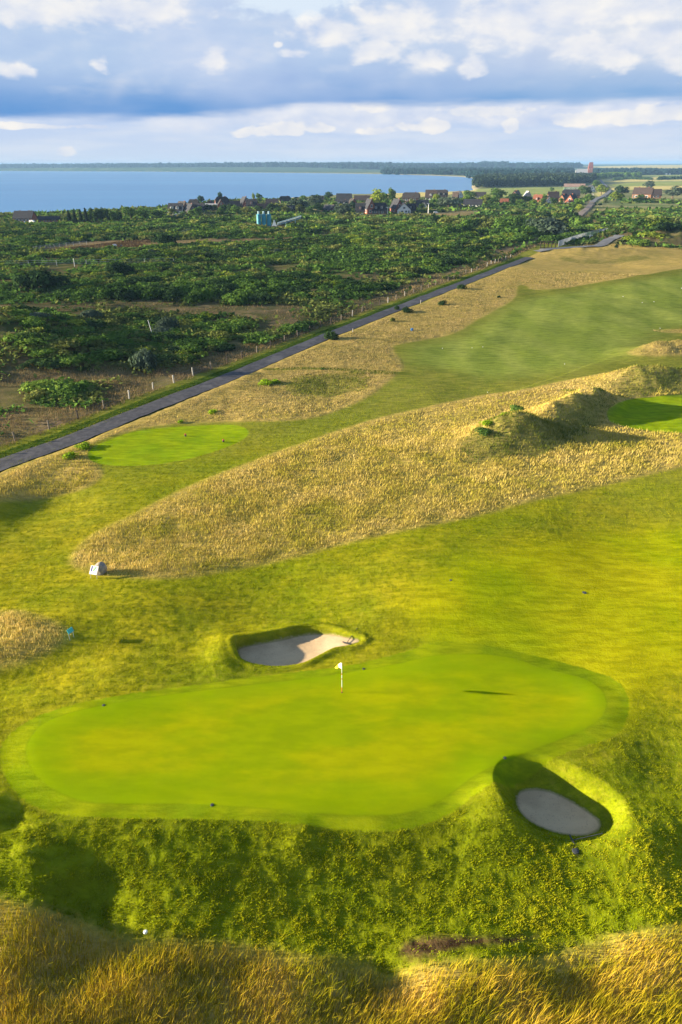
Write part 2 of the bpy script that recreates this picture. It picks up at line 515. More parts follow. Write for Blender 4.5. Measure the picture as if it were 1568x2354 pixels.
# ------------------------------------------------------------------ light, sky and air
EXPO = 1.97
SUN_EL = 12.0
SUN_DIR = Vector((-math.cos(R(1.5)) * math.cos(R(SUN_EL)), math.sin(R(1.5)) * math.cos(R(SUN_EL)), math.sin(R(SUN_EL))))
sun_d = bpy.data.lights.new("sun", 'SUN')
sun_d.energy = 5.0; sun_d.angle = R(0.6); sun_d.color = (1.0, 0.86, 0.62)
sun = bpy.data.objects.new("sun", sun_d); COL.objects.link(sun)
sun.rotation_euler = SUN_DIR.to_track_quat('Z', 'Y').to_euler()
sun.location = (-60, 0, 60)

scene.view_settings.view_transform = 'Standard'
scene.view_settings.look = 'None'
scene.view_settings.exposure = EXPO
scene.view_settings.gamma = 1.0
scene.view_settings.use_curve_mapping = False


def lin(r, g_, b):
    f = lambda c: (c / 255 / 12.92) if c < 10 else ((c / 255 + 0.055) / 1.055) ** 2.4
    return (f(r), f(g_), f(b))


def build_world():
    w = bpy.data.worlds.new("World"); scene.world = w; w.use_nodes = True
    g = G(w.node_tree)
    STR = 0.1
    K = 1.0 / (2 ** EXPO * STR)
    sky = g.node('ShaderNodeTexSky', sky_type='NISHITA')
    sky.sun_disc = False; sky.sun_elevation = R(SUN_EL)
    sky.sun_rotation = math.atan2(SUN_DIR.x, SUN_DIR.y)
    sky.air_density = 1.0; sky.dust_density = 0.6; sky.ozone_density = 2.0
    d = g.w(g.node('ShaderNodeTexCoord').outputs['Generated'])
    x, y, z = g.sep(d)
    U = x._m('ARCTAN2', y) * (180 / math.pi)
    V = z.clamp()._m('ARCSINE') * (180 / math.pi)

    def c(r, gg, b):
        return tuple(v * K for v in lin(r, gg, b))

    def UV(px, py):
        v = CR @ np.array([(px - 784) / FP, -(py - 1176.5) / FP, -1.0]); v /= np.linalg.norm(v)
        return math.degrees(math.atan2(v[0], v[1])), math.degrees(math.asin(v[2]))
    P = g.comb(U * 0.17, V * 0.42, 0.3)
    Pb = g.comb(U * 0.17 - 0.10, V * 0.42 + 0.16, 0.3)          # toward the light
    nA = g.noise(P, 1.0, 5, 0.42, 0.15)
    nB = g.noise(Pb, 1.0, 5, 0.42, 0.15)
    nL = g.noise(g.comb(U * 0.07, V * 0.16, 4.0), 1.0, 3, 0.5)
    nS = g.noise(g.comb(U * 0.12, V * 0.9, 8.0), 1.0, 4, 0.55)
    nF = g.noise(g.comb(U * 0.5, V * 0.95, 2.0), 1.0, 6, 0.53, 0.15)
    relief = ((nA - nB) * 3.2)

    # clear pale sky low down, the physical sky higher up
    low = g.mix(g.ss(V, 0.0, 2.6), c(205, 221, 242), c(196, 214, 242))
    low = g.mix(g.ss(nS, 0.40, 0.66) * 0.55, low, c(226, 233, 244))
    col = g.mix(g.ss(V, 10.5, 22), low, g.mix(0.4, g.w(sky.outputs[0]), c(120, 135, 160)))

    def blob(px, py, w_, h_, edge=0.35, amp=1.3, src=None, warp=0.0):
        u, v = UV(px, py)
        a = (U - u) * (1.0 / (w_ * 0.0302)); b_ = (V - v) * (1.0 / (h_ * 0.0262))
        dist = (a * a + b_ * b_)._m('SQRT')
        return 1.0 - dist + ((src or nF) - 0.5) * amp

    # soft banks of brighter haze below the main cloud
    bandn = g.ss(V + (nA - 0.5) * 2.2 + (nF - 0.5) * 0.8, 2.0, 2.7) * g.ss(V, 5.6, 4.2)
    bandc = g.mix((relief * 0.8 + 0.5 + (nF - 0.5) * 0.9).clamp(), c(186, 205, 238), c(244, 244, 246))
    col = g.mix(bandn * g.ss(U, -25, 2, 0.35, 0.95), col, bandc)
    puffs = None
    for q in [(610, 303, 75, 15), (652, 296, 60, 22), (560, 306, 34, 12), (735, 296, 36, 17), (868, 302, 52, 14), (985, 290, 70, 20), (1175, 290, 22, 20),
              (1310, 274, 60, 18), (1420, 268, 120, 20), (1540, 258, 90, 24), (60, 289, 110, 9), (200, 290, 60, 7), (850, 238, 60, 20), (1120, 255, 110, 18), (150, 350, 30, 12)]:
        e = blob(*q, amp=2.4)
        puffs = e if puffs is None else puffs.mx(e)
    pm = g.ss(puffs, 0.0, 0.34)
    pc = g.mix((relief * 0.9 + 0.55 + (nF - 0.5) * 1.4).clamp(), c(206, 218, 240), c(255, 250, 242))
    col = g.mix(pm * 0.9, col, pc)

    # main bank: dark flat base, paler upward, cauliflower tops
    Vb = g.ss(U, -15, 1.0, 2.75, 3.6) + (nS - 0.5) * 1.1 + (nA - 0.5) * 0.5
    h = V - Vb
    bank = g.ss(h, -0.15, 0.5) * g.ss(V, 22, 10.5)
    dark = g.ss(h, 0.2, 3.6 )
    side = g.ss(U, -2, 20)
    base = g.mix(dark, g.mix(side, c(104, 156, 216), c(138, 178, 223)), g.mix(side, c(184, 206, 236), c(214, 223, 238)))
    base = g.mix(((nL - 0.42) * 2.2).clamp(), base, c(206, 218, 242))
    base = g.mix(((relief * 0.55) + (nF - 0.5) * 0.25).clamp() * g.ss(h, 0.3, 2.5), base, c(250, 247, 244))
    base = g.mix((relief * -0.45).clamp() * g.ss(h, 0.5, 2.0), base, c(140, 172, 224))
    col = g.mix(bank, col, base)

    # opening at the top and white heads
    e = blob(670, -6, 150, 50, amp=2.2)
    col = g.mix(g.ss(e, -0.1, 0.5), col, c(222, 236, 250))
    heads = None
    for q in [(60, 20, 220, 46, 1.4), (300, 22, 190, 40, 1.4), (20, 160, 62, 22, 2.0), (235, 152, 24, 20, 2.2), (675, 122, 44, 13, 2.2), (640, 103, 12, 8, 2.0), (1085, 152, 42, 28, 1.9), (985, 140, 70, 32, 1.8),
              (1335, 108, 72, 44, 1.8), (1400, 130, 90, 40, 1.8), (900, 60, 170, 60, 1.5), (780, 75, 120, 50, 1.5), (1180, 55, 170, 70, 1.5), (1490, 10, 160, 50, 1.5), (1300, 20, 200, 60, 1.5), (1500, 90, 120, 40, 1.4), (860, 115, 80, 40, 1.8), (1560, 120, 60, 50, 1.6), (490, 140, 40, 30, 1.8)]:
        e = blob(*q[:4], amp=q[4] * 1.2)
        heads = e if heads is None else heads.mx(e)
    hm = g.ss(heads, -0.1, 0.6)
    hc = g.mix((relief * 0.9 + 0.62 + (nF - 0.5) * 1.5).clamp(), c(208, 219, 241), c(255, 251, 245))
    col = g.mix(hm * 0.8, col, hc)
    bg = g.node('ShaderNodeBackground'); g.put(col, bg.inputs[0]); bg.inputs[1].default_value = STR
    o = g.node('ShaderNodeOutputWorld'); g.nt.links.new(bg.outputs[0], o.inputs[0])


build_world()

HAZE_D = 0.00011


def build_haze():
    m, g = new_mat('air'); g2 = g
    v = g.node('ShaderNodeVolumePrincipled')
    v.inputs['Color'].default_value = (0.27, 0.46, 0.74, 1)
    v.inputs['Density'].default_value = HAZE_D
    v.inputs['Anisotropy'].default_value = 0.0
    g.out(None, v.outputs[0])
    mb = MB(); mb.box((0, 9000, 16), (70000, 70000, 52), m)
    tag(mb.build('haze'), kind='stuff')
    scene.cycles.volume_bounces = 0


# ------------------------------------------------------------------ ground
def ground_material():
    m, g = new_mat('turf')
    p = g.pos()
    streak = g.noise(g.scale(p, (0.5, 1.9, 1), rot=R(12)), 1.0, 5, 0.7)
    A = {k: g.attr(k) for k in ('green', 'tee', 'collar', 'fescue', 'fair', 'track', 'hollow', 'sand', 'verge', 'heath', 'open', 'fieldG', 'fieldY', 'soil', 'appr', 'dist', 'shore', 'path')}
    n1 = g.noise(p, 0.07, 4, 0.55)
    n2 = g.noise(p, 0.35, 4, 0.55)
    n3 = g.noise(p, 2.6, 4, 0.65)
    n4 = g.noise(p, 9.0, 4, 0.7)
    nl = g.noise(g.scale(p, (0.012, 0.03, 0.03)), 1.0, 4, 0.6)
    jag = (n3 - 0.5) * 0.5
    far = g.ss(A['dist'] + (n1 - 0.5) * 25, 50, 92)
    # mown rough
    rough = g.mix(g.ss(n1, 0.35, 0.65), (0.190, 0.220, 0.005), (0.330, 0.285, 0.010))
    rough = g.mix(g.ss(n2, 0.35, 0.7) * 0.6, rough, (0.120, 0.170, 0.006))
    rough = g.mix(far * 0.85, rough, g.mix(g.ss(n2, 0.35, 0.65), (0.125, 0.150, 0.028), (0.185, 0.185, 0.040)))
    rough = g.mix(g.ss(n3, 0.45, 0.75) * 0.45, rough, (0.33, 0.29, 0.03))
    rough = g.mix(g.ss(n4, 0.5, 0.3) * 0.35, rough, (0.06, 0.085, 0.004))
    rough = g.mix(g.ss(A['dist'], 28, 22) * 0.65, rough, (0.105, 0.145, 0.003))  # ground darkened under the near blades, as shade in the gaps
    col = rough

    def lay(col, key, c_, w0=-0.12, w1=0.12, j=jag, f=1.0):
        return g.mix(g.ss(A[key] + (j if j is not None else 0.0), w1, w0) * f, col, c_)
    # heath
    he = g.mix(g.ss(n1, 0.4, 0.62), (0.070, 0.085, 0.022), (0.115, 0.085, 0.045))
    he = g.mix(g.ss(n2, 0.42, 0.68), he, (0.17, 0.135, 0.06))
    he = g.mix(g.ss(n3, 0.4, 0.7) * 0.5, he, (0.055, 0.075, 0.018))
    op = g.mix(g.ss(n2, 0.35, 0.6), (0.25, 0.185, 0.085), (0.13, 0.09, 0.055))
    op = g.mix(g.ss(n1, 0.45, 0.65) * 0.7, op, (0.12, 0.12, 0.03))
    op = g.mix(g.ss(n3, 0.45, 0.7) * 0.6, op, (0.33, 0.24, 0.12))
    op = g.mix(g.ss(A['dist'], 88, 120) * g.ss(A['dist'], 260, 220) * 0.9, op, g.mix(g.ss(n2, 0.38, 0.62), (0.070, 0.075, 0.028), g.mix(g.ss(n1, 0.42, 0.6), (0.10, 0.078, 0.042), (0.19, 0.145, 0.075))))
    he = g.mix(g.ss(A['open'] + (n2 - 0.5) * 8, 1.0, -1.0), he, op)
    shore = g.mix(g.ss(n2, 0.4, 0.6), (0.20, 0.20, 0.09), (0.27, 0.24, 0.13))
    land = g.mix(g.ss(A['dist'], 430, 560), he, g.mix(g.ss(nl, 0.42, 0.6), (0.12, 0.155, 0.06), (0.25, 0.23, 0.11)))
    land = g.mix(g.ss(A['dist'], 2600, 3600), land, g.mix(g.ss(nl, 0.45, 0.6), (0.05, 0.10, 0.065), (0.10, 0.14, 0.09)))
    land = g.mix(g.ss(A['dist'], 9000, 12000), land, (0.08, 0.12, 0.14))  # far land turns bluish: distance haze put into its colour
    land = g.mix(g.ss(A['shore'], 16, 8), land, (0.36, 0.31, 0.2))
    fG = g.mix(g.ss(nl, 0.4, 0.6), (0.20, 0.25, 0.07), (0.28, 0.30, 0.10))
    fY = g.mix(g.ss(nl, 0.4, 0.6), (0.52, 0.42, 0.16), (0.42, 0.38, 0.14))
    land = lay(land, 'fieldG', fG, -2, 2, None)
    land = lay(land, 'fieldY', fY, -2, 2, None)
    col = g.mix(g.ss(A['heath'] + jag * 2, 0.4, -0.4), col, land)
    # long grass ground
    fe = g.mix(g.ss(n2, 0.36, 0.64), (0.32, 0.26, 0.03), (0.45, 0.33, 0.07))
    fe = g.mix(g.ss(n3, 0.35, 0.7) * 0.7, fe, (0.42, 0.31, 0.12))
    fe = g.mix(g.ss(n4, 0.55, 0.3) * 0.5, fe, (0.13, 0.11, 0.02))
    fe = g.mix(g.ss(n1, 0.5, 0.68) * 0.5, fe, (0.17, 0.18, 0.02))
    fe = g.mix(far * 0.35, fe, (0.40, 0.28, 0.12))
    col = lay(col, 'fescue', fe, -0.75, 0.45, (n3 - 0.5) * 1.6)
    # fairway, apron, greens
    st = g.ss(g.noise(g.scale(p, (0.16, 0.035, 1), rot=R(25)), 1.0, 2, 0.5), 0.38, 0.62)
    fair = g.mix(st, (0.175, 0.225, 0.034), (0.225, 0.265, 0.050))
    xs_, ys_, _z = g.sep(p)
    s1 = g.ss(((xs_ * 0.93 - ys_ * 0.36) * 0.78)._m('SINE'), -0.5, 0.5)
    s2 = g.ss(((xs_ * 0.45 + ys_ * 0.89) * 0.5)._m('SINE'), -0.5, 0.5)
    fair = g.mix(1.0, fair, g.mix((s1 * 0.6 + s2 * 0.4), (0.92, 0.93, 0.92), (1.16, 1.12, 1.12)), 'MULTIPLY')
    fair = g.mix(g.ss(n3, 0.3, 0.8) * 0.35, fair, (0.17, 0.20, 0.05))
    col = lay(col, 'fair', fair, -5.0, 4.0)
    apron = g.mix(g.ss(n2, 0.35, 0.65), (0.150, 0.220, 0.002), (0.220, 0.262, 0.003))
    apron = g.mix(g.ss(n4, 0.4, 0.75) * 0.3, apron, (0.28, 0.30, 0.012))
    col = lay(col, 'appr', g.mix(g.ss(n1, 0.35, 0.65), (0.235, 0.290, 0.002), (0.37, 0.345, 0.004)), -2.2, 2.2, (n2 - 0.5) * 3.0)
    col = lay(col, 'collar', apron, -0.06, 0.08, (n3 - 0.5) * 0.4)
    fine = g.noise(p, 30, 3, 0.7)
    gr = g.mix(g.ss(g.noise(g.scale(p, (0.12, 0.3, 1)), 1.0, 4, 0.6), 0.38, 0.62), (0.215, 0.280, 0.0008), (0.295, 0.312, 0.0010))
    gr = g.mix(1.0, gr, g.mix(g.ss(g.noise(g.scale(p, (0.5, 1.3, 1), rot=R(8)), 1.0, 5, 0.6), 0.36, 0.64), (0.88, 0.91, 0.9), (1.09, 1.06, 1.0)), 'MULTIPLY')
    gr = g.mix(g.ss(A['green'], -0.2, -2.6, 0.55, 0.0), gr, (0.165, 0.265, 0.0008))
    gr = g.mix(g.ss(fine, 0.3, 0.7) * 0.22, gr, (0.20, 0.26, 0.0015))
    edge = g.ss(A['green']._m('ABSOLUTE'), 0.10, 0.02)
    col = lay(col, 'green', gr, -0.05, 0.05, (n4 - 0.5) * 0.12)
    col = g.mix(edge * g.ss(n2, 0.3, 0.6) * 0.35, col, (0.12, 0.17, 0.002))
    tg = g.mix(g.ss(n2, 0.3, 0.7), (0.170, 0.260, 0.006), (0.235, 0.300, 0.006))
    tg = g.mix(g.ss(fine, 0.3, 0.7) * 0.2, tg, (0.12, 0.19, 0.004))
    col = lay(col, 'tee', tg, -0.15, 0.15, (n4 - 0.5) * 0.2)
    col = lay(col, 'hollow', g.mix(g.ss(n3, 0.4, 0.7), (0.15, 0.16, 0.03), (0.24, 0.2, 0.06)), -1.2, 1.2, jag, 0.75)
    vg = g.mix(g.ss(n3, 0.35, 0.65), (0.035, 0.075, 0.007), (0.08, 0.115, 0.016))
    col = lay(col, 'verge', vg, -0.15, 0.15)
    col = lay(col, 'track', (0.12, 0.14, 0.02), -0.3, 0.2)
    so = g.mix(g.ss(n3, 0.4, 0.6), (0.040, 0.024, 0.012), (0.085, 0.055, 0.025))
    col = lay(col, 'soil', so, -0.3, 0.3, jag * 1.5)
    sd = g.mix(g.ss(n2, 0.4, 0.6), (0.42, 0.305, 0.185), (0.53, 0.39, 0.24))
    sd = g.mix(g.ss(n4, 0.56, 0.66) * 0.5, sd, (0.24, 0.19, 0.13))
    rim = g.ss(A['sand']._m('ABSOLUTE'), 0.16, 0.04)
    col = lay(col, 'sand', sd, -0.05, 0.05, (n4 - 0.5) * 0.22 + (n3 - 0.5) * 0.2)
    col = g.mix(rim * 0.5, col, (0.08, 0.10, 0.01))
    grain = g.mix(g.ss(streak, 0.34, 0.66), (0.74, 0.76, 0.74), (1.22, 1.18, 1.15))
    keepg = g.ss(A['green'].mn(A['sand']).mn(A['heath']), -0.1, 0.1, 0.18, 1.0)
    col = g.mix(keepg * g.ss(A['dist'], 500, 200), col, g.mix(1.0, col, grain, 'MULTIPLY'))
    # relief of the sward
    mown = g.ss(A['green'].mn(A['tee']), 0.1, -0.1)
    smooth_ = mown.mx(g.ss(A['collar'], 0.1, -0.1) * 0.7).mx(g.ss(A['sand'], 0.1, -0.05))
    hgt = (n3 - 0.5) * 0.22 + (n4 - 0.5) * 0.2
    hgt = hgt * g.ss(smooth_, 0, 1, 1.0, 0.10).mx(g.ss(A['sand'], 0.0, -0.1) * 0.55)
    hgt = hgt * g.ss(A['dist'], 60, 500, 1.0, 3.0)
    nr = g.bump(hgt, 0.55, 0.35)
    g.bsdf(col, 1.0, nr, 0.0)
    return m


Z['soil'] = [world_poly([(930, 2165), (1000, 2148), (1100, 2150), (1180, 2152), (1240, 2150), (1180, 2168), (1080, 2172), (1010, 2195), (960, 2205), (920, 2195)], n=2),
             world_poly([(450, 535), (120, 572), (90, 580), (200, 574), (330, 566), (330, 560)], n=2),
             world_poly([(1318, 1943), (1325, 1946), (1330, 1960), (1324, 1962)], n=2)]


def build_ground():
    mat = ground_material()
    a_in = np.linspace(-36, 36, 1000)
    left = -36 - (np.arange(1, 60) / 59.0) ** 1.5 * 144
    right = 36 + (np.arange(1, 59) / 59.0) ** 1.5 * 144
    az = np.radians(np.concatenate([left[::-1], a_in, right]))
    rr = [5.0]
    while rr[-1] < 60000:
        r = rr[-1]
        # pixel size on the ground grows with slant distance squared over height
        s = math.hypot(r, CAM_H)
        step = min(max(0.0011 * s * s / CAM_H, 0.05), r * 0.012)
        rr.append(r + step)
    rr = np.array(rr)
    na, nr = len(az), len(rr)
    print('ground grid', na, nr)
    RR, AA = np.meshgrid(rr, az, indexing='ij')
    x = (RR * np.sin(AA)).ravel(); y = (RR * np.cos(AA)).ravel()
    z = hfull(x, y)
    dp = sdf(Z['path'][0], x, y, 3.0)
    z = z - 0.10 * sstep(0.3, -0.05, dp)
    V = np.stack([x, y, z], 1)
    V = np.vstack([V, [[0, 0, gz(0, 0)]]])
    idx = np.arange(nr * na).reshape(nr, na)
    nxt = np.roll(idx, -1, 1)
    F = np.stack([idx[:-1], nxt[:-1], nxt[1:], idx[1:]], -1).reshape(-1, 4)[:, ::-1]
    cap = np.stack([idx[0], nxt[0], np.full(na, nr * na), np.full(na, nr * na)], -1)
    att = {}
    X, Y = V[:, 0], V[:, 1]
    for k in ('green', 'tee', 'collar', 'fescue', 'fair', 'track', 'hollow', 'sand', 'verge', 'heath', 'open', 'fieldG', 'fieldY', 'soil', 'appr', 'path'):
        att[k] = zone(k, X, Y, 60.0 if k in ('heath', 'fieldG', 'fieldY', 'open') else 12.0)
    att['dist'] = np.hypot(X, Y)
    att['shore'] = coast(X, Y)
    # vertex normals of the whole sheet, so the pieces join without a seam
    full = mesh_np('whole', V, F, None)
    nv = np.zeros(len(V) * 3, np.float32)
    full.vertex_normals.foreach_get('vector', nv)
    nv = nv.reshape(-1, 3)
    bpy.data.meshes.remove(full)
    cx = V[F].mean(1)
    fd = {k: att[k][F].mean(1) for k in ('green', 'tee', 'sand', 'fair', 'heath', 'collar', 'fescue')}
    lab = np.zeros(len(F), int)
    lab[fd['heath'] < 0] = 1
    lab[(fd['fair'] < 0)] = 2
    lab[fd['collar'] < 0] = 3
    lab[fd['fescue'] < 0] = 0
    lab[(fd['tee'] < 0) & (cx[:, 0] < 0)] = 5
    lab[(fd['tee'] < 0) & (cx[:, 0] > 0)] = 6
    lab[fd['green'] < 0] = 4
    lab[(fd['sand'] < 0) & (cx[:, 0] < 6)] = 7
    lab[(fd['sand'] < 0) & (cx[:, 0] >= 6)] = 8
    info = {0: 'ground', 1: 'heath_terrain', 2: 'fairway', 3: 'apron', 4: 'putting_green', 5: 'tee_ground', 6: 'far_green', 7: 'sand_bunker', 8: 'sand_bunker'}
    for k, nm in info.items():
        f = F[lab == k]
        if k == 0:
            f = np.vstack([f, cap[:, [0, 1, 2, 2]]]) if False else f
        if len(f) == 0: continue
        u, inv = np.unique(f, return_inverse=True)
        me = mesh_np(nm, V[u], inv.reshape(f.shape), mat, {a: att[a][u] for a in att}, True)
        me.normals_split_custom_set_from_vertices(nv[u])
        tag(link(nm, me), kind='structure')


build_ground()


def build_water():
    m, g = new_mat('sea')
    p = g.pos()
    n = g.noise(g.scale(p, (0.35, 0.9, 1)), 1.0, 5, 0.6)
    big = g.noise(g.scale(p, (0.0012, 0.006, 1)), 1.0, 4, 0.55)
    nr = g.bump((n - 0.5) * g.ss(big, 0.3, 0.7, 0.6, 1.0), 0.6, 0.5)
    b = g.bsdf(g.mix(g.ss(big, 0.35, 0.65), (0.022, 0.15, 0.36), (0.055, 0.21, 0.42)), 0.30, nr, 0.5)
    b.inputs['IOR'].default_value = 1.33
    mb = MB()
    n_ = 64; pts = []
    for r in (150, 3000, 60000):
        for i in range(n_):
            a = 2 * math.pi * i / n_
            pts.append((r * math.sin(a), r * math.cos(a), -6.0))
    fs = []
    for k in range(2):
        for i in range(n_):
            j = (i + 1) % n_
            fs.append((k * n_ + i, k * n_ + n_ + i, k * n_ + n_ + j, k * n_ + j))
    mb.poly(pts, fs, m)
    tag(mb.build('sea_water'), kind='structure')


build_water()
build_haze()


def ribbon(name, left, right, mat, lift, z_fix=None, kind='structure'):
    L = np.asarray(left); Rr = np.asarray(right)
    n = len(L)
    mid_ = (L + Rr) / 2
    V = []
    for P_ in (L, mid_, Rr):
        zz = np.maximum(h0(L[:, 0], L[:, 1]), np.maximum(h0(mid_[:, 0], mid_[:, 1]), h0(Rr[:, 0], Rr[:, 1]))) if z_fix is None else np.full(n, z_fix)
        crown = lift + (0.04 if P_ is mid_ else 0)
        V.append(np.stack([P_[:, 0], P_[:, 1], zz + crown], 1))
    V = np.vstack(V)
    F = [(k * n + i, (k + 1) * n + i, (k + 1) * n + i + 1, k * n + i + 1) for k in range(2) for i in range(n - 1)]
    o = link(name, mesh_np(name, V, np.array(F), mat, None, True))
    return tag(o, kind=kind)


def asphalt():
    m, g = new_mat('asphalt')
    p = g.pos()
    n = g.noise(p, 1.2, 5, 0.7); n2 = g.noise(p, 9, 3, 0.7)
    c_ = g.mix(g.ss(n, 0.35, 0.65), (0.026, 0.026, 0.033), (0.065, 0.062, 0.070))
    pt = g.noise(p, 0.22, 3, 0.6)
    c_ = g.mix(g.ss(pt, 0.56, 0.62) * 0.5, c_, (0.11, 0.105, 0.11))
    c_ = g.mix(g.ss(n2, 0.55, 0.75) * 0.5, c_, (0.11, 0.105, 0.10))
    g.bsdf(c_, 0.75, g.bump(n2, 0.4, 0.02), 0.35)
    return m


M_ASPH = asphalt()


def dense(P_, n):
    t = np.linspace(0, len(P_) - 1, n)
    i = np.minimum(t.astype(int), len(P_) - 2); f = (t - i)[:, None]
    return P_[i] * (1 - f) + P_[i + 1] * f


wob = (fbm(np.arange(400) * 0.13, np.zeros(400), 3, 3) - 0.5)[:, None] * 0.5
dn = dense(nrm, 400)
ribbon('path', dense(path_l, 400), dense(path_r, 400) + dn * wob, M_ASPH, 0.0)


def road(name, px_pts, w, lift=0.05, mat=None):
    q = world_poly(px_pts, n=8, closed=False)
    t = np.gradient(q, axis=0); t /= np.linalg.norm(t, axis=1)[:, None]
    nn = np.stack([-t[:, 1], t[:, 0]], 1)
    L = q + nn * w / 2; Q = q - nn * w / 2
    return ribbon(name, L, Q, mat or M_ASPH, lift)


M_CONC = paint('pale_asphalt', (0.14, 0.14, 0.145), 0.8, 0.2, 0.4)
M_BRICKROAD = paint('brick_road', (0.19, 0.15, 0.125), 0.8, 0.2, 0.4)
road('service_road', [(1232, 579), (1270, 573), (1340, 568), (1375, 566), (1398, 554), (1424, 544)], 4.0, 0.22, M_CONC)
road('village_road', [(1330, 497), (1338, 489), (1352, 478), (1361, 465)], 4.0, 0.35, M_BRICKROAD)
road('village_road', [(1361, 466), (1368, 459), (1385, 452), (1394, 446), (1400, 439), (1392, 428), (1384, 419), (1380, 414)], 5.0, 0.45, M_CONC)

# ------------------------------------------------------------------ grass
def grass_mat(name, cols, trans=0.35, sc=0.35):
    trans *= 0.6
    m, g = new_mat(name)
    p = g.pos(); r = g.attr('rnd'); t = g.attr('tip')
    n = g.noise(p, sc, 3, 0.55)
    n2 = g.noise(p, sc * 6, 3, 0.6)
    k = (n * 1.1 + n2 * 0.3 + (r - 0.5) * 0.28 - 0.2).clamp()
    ramp = g.node('ShaderNodeValToRGB'); g.put(k, ramp.inputs[0])
    el = ramp.color_ramp.elements
    while len(el) < len(cols): el.new(0.5)
    for i, (pp, cc) in enumerate(cols):
        el[i].position = pp; el[i].color = (*cc, 1)
    col = g.w(ramp.outputs[0])
    d1 = g.node('ShaderNodeBsdfDiffuse'); g.put(col, d1.inputs[0])
    d2 = g.node('ShaderNodeBsdfTranslucent'); g.put(col, d2.inputs[0])
    mx = g.node('ShaderNodeMixShader'); mx.inputs[0].default_value = trans
    g.nt.links.new(d1.outputs[0], mx.inputs[1]); g.nt.links.new(d2.outputs[0], mx.inputs[2])
    g.out(mx.outputs[0])
    return m


def blades(name, x, y, h, w, mat, label=None, lean=0.3, wind=0.15, bend=True, zoff=0.0):
    n = len(x)
    z = hfull(x, y) - 0.02 + zoff
    base = np.stack([x, y, z], 1)
    a = rng.uniform(0, 2 * np.pi, n)
    side = np.stack([np.cos(a), np.sin(a), np.zeros(n)], 1) * (w / 2)[:, None]
    la = rng.uniform(0, 2 * np.pi, n)
    lm = np.abs(rng.normal(0, lean, n))
    off = np.stack([np.cos(la) * lm + wind, np.sin(la) * lm, np.zeros(n)], 1) * h[:, None]
    up = np.stack([np.zeros(n), np.zeros(n), h], 1)
    rnd = rng.uniform(0, 1, n)
    if bend:
        V = np.stack([base - side, base + side, base - side * 0.8 + off * 0.35 + up * 0.55, base + side * 0.8 + off * 0.35 + up * 0.55, base + off + up], 1).reshape(-1, 3)
        b = (np.arange(n) * 5)[:, None]
        F = np.concatenate([b + [0, 1, 3], b + [0, 3, 2], b + [2, 3, 4]], 1).reshape(-1, 3)
        at_ = {'rnd': np.repeat(rnd, 5), 'tip': np.tile([0, 0, .5, .5, 1.], n)}
    else:
        V = np.stack([base - side, base + side, base + off + up], 1).reshape(-1, 3)
        F = np.arange(n * 3).reshape(-1, 3)
        at_ = {'rnd': np.repeat(rnd, 3), 'tip': np.tile([0, 0, 1.], n)}
    o = link(name, mesh_np(name, V, F, mat, at_))
    return tag(o, kind='stuff')


def scatter(n, r0, r1, amax=None):
    """more points near, fewer far: even when seen from the air"""
    s0, s1 = math.hypot(r0, CAM_H), math.hypot(r1, CAM_H)
    s = s0 * (s1 / s0) ** rng.uniform(0, 1, n)
    r = np.sqrt(np.maximum(s * s - CAM_H ** 2, 1))
    am = np.minimum(31 + 420 / r, 62.0)
    a = np.radians(rng.uniform(-1, 1, n) * am)
    return r * np.sin(a), r * np.cos(a), s


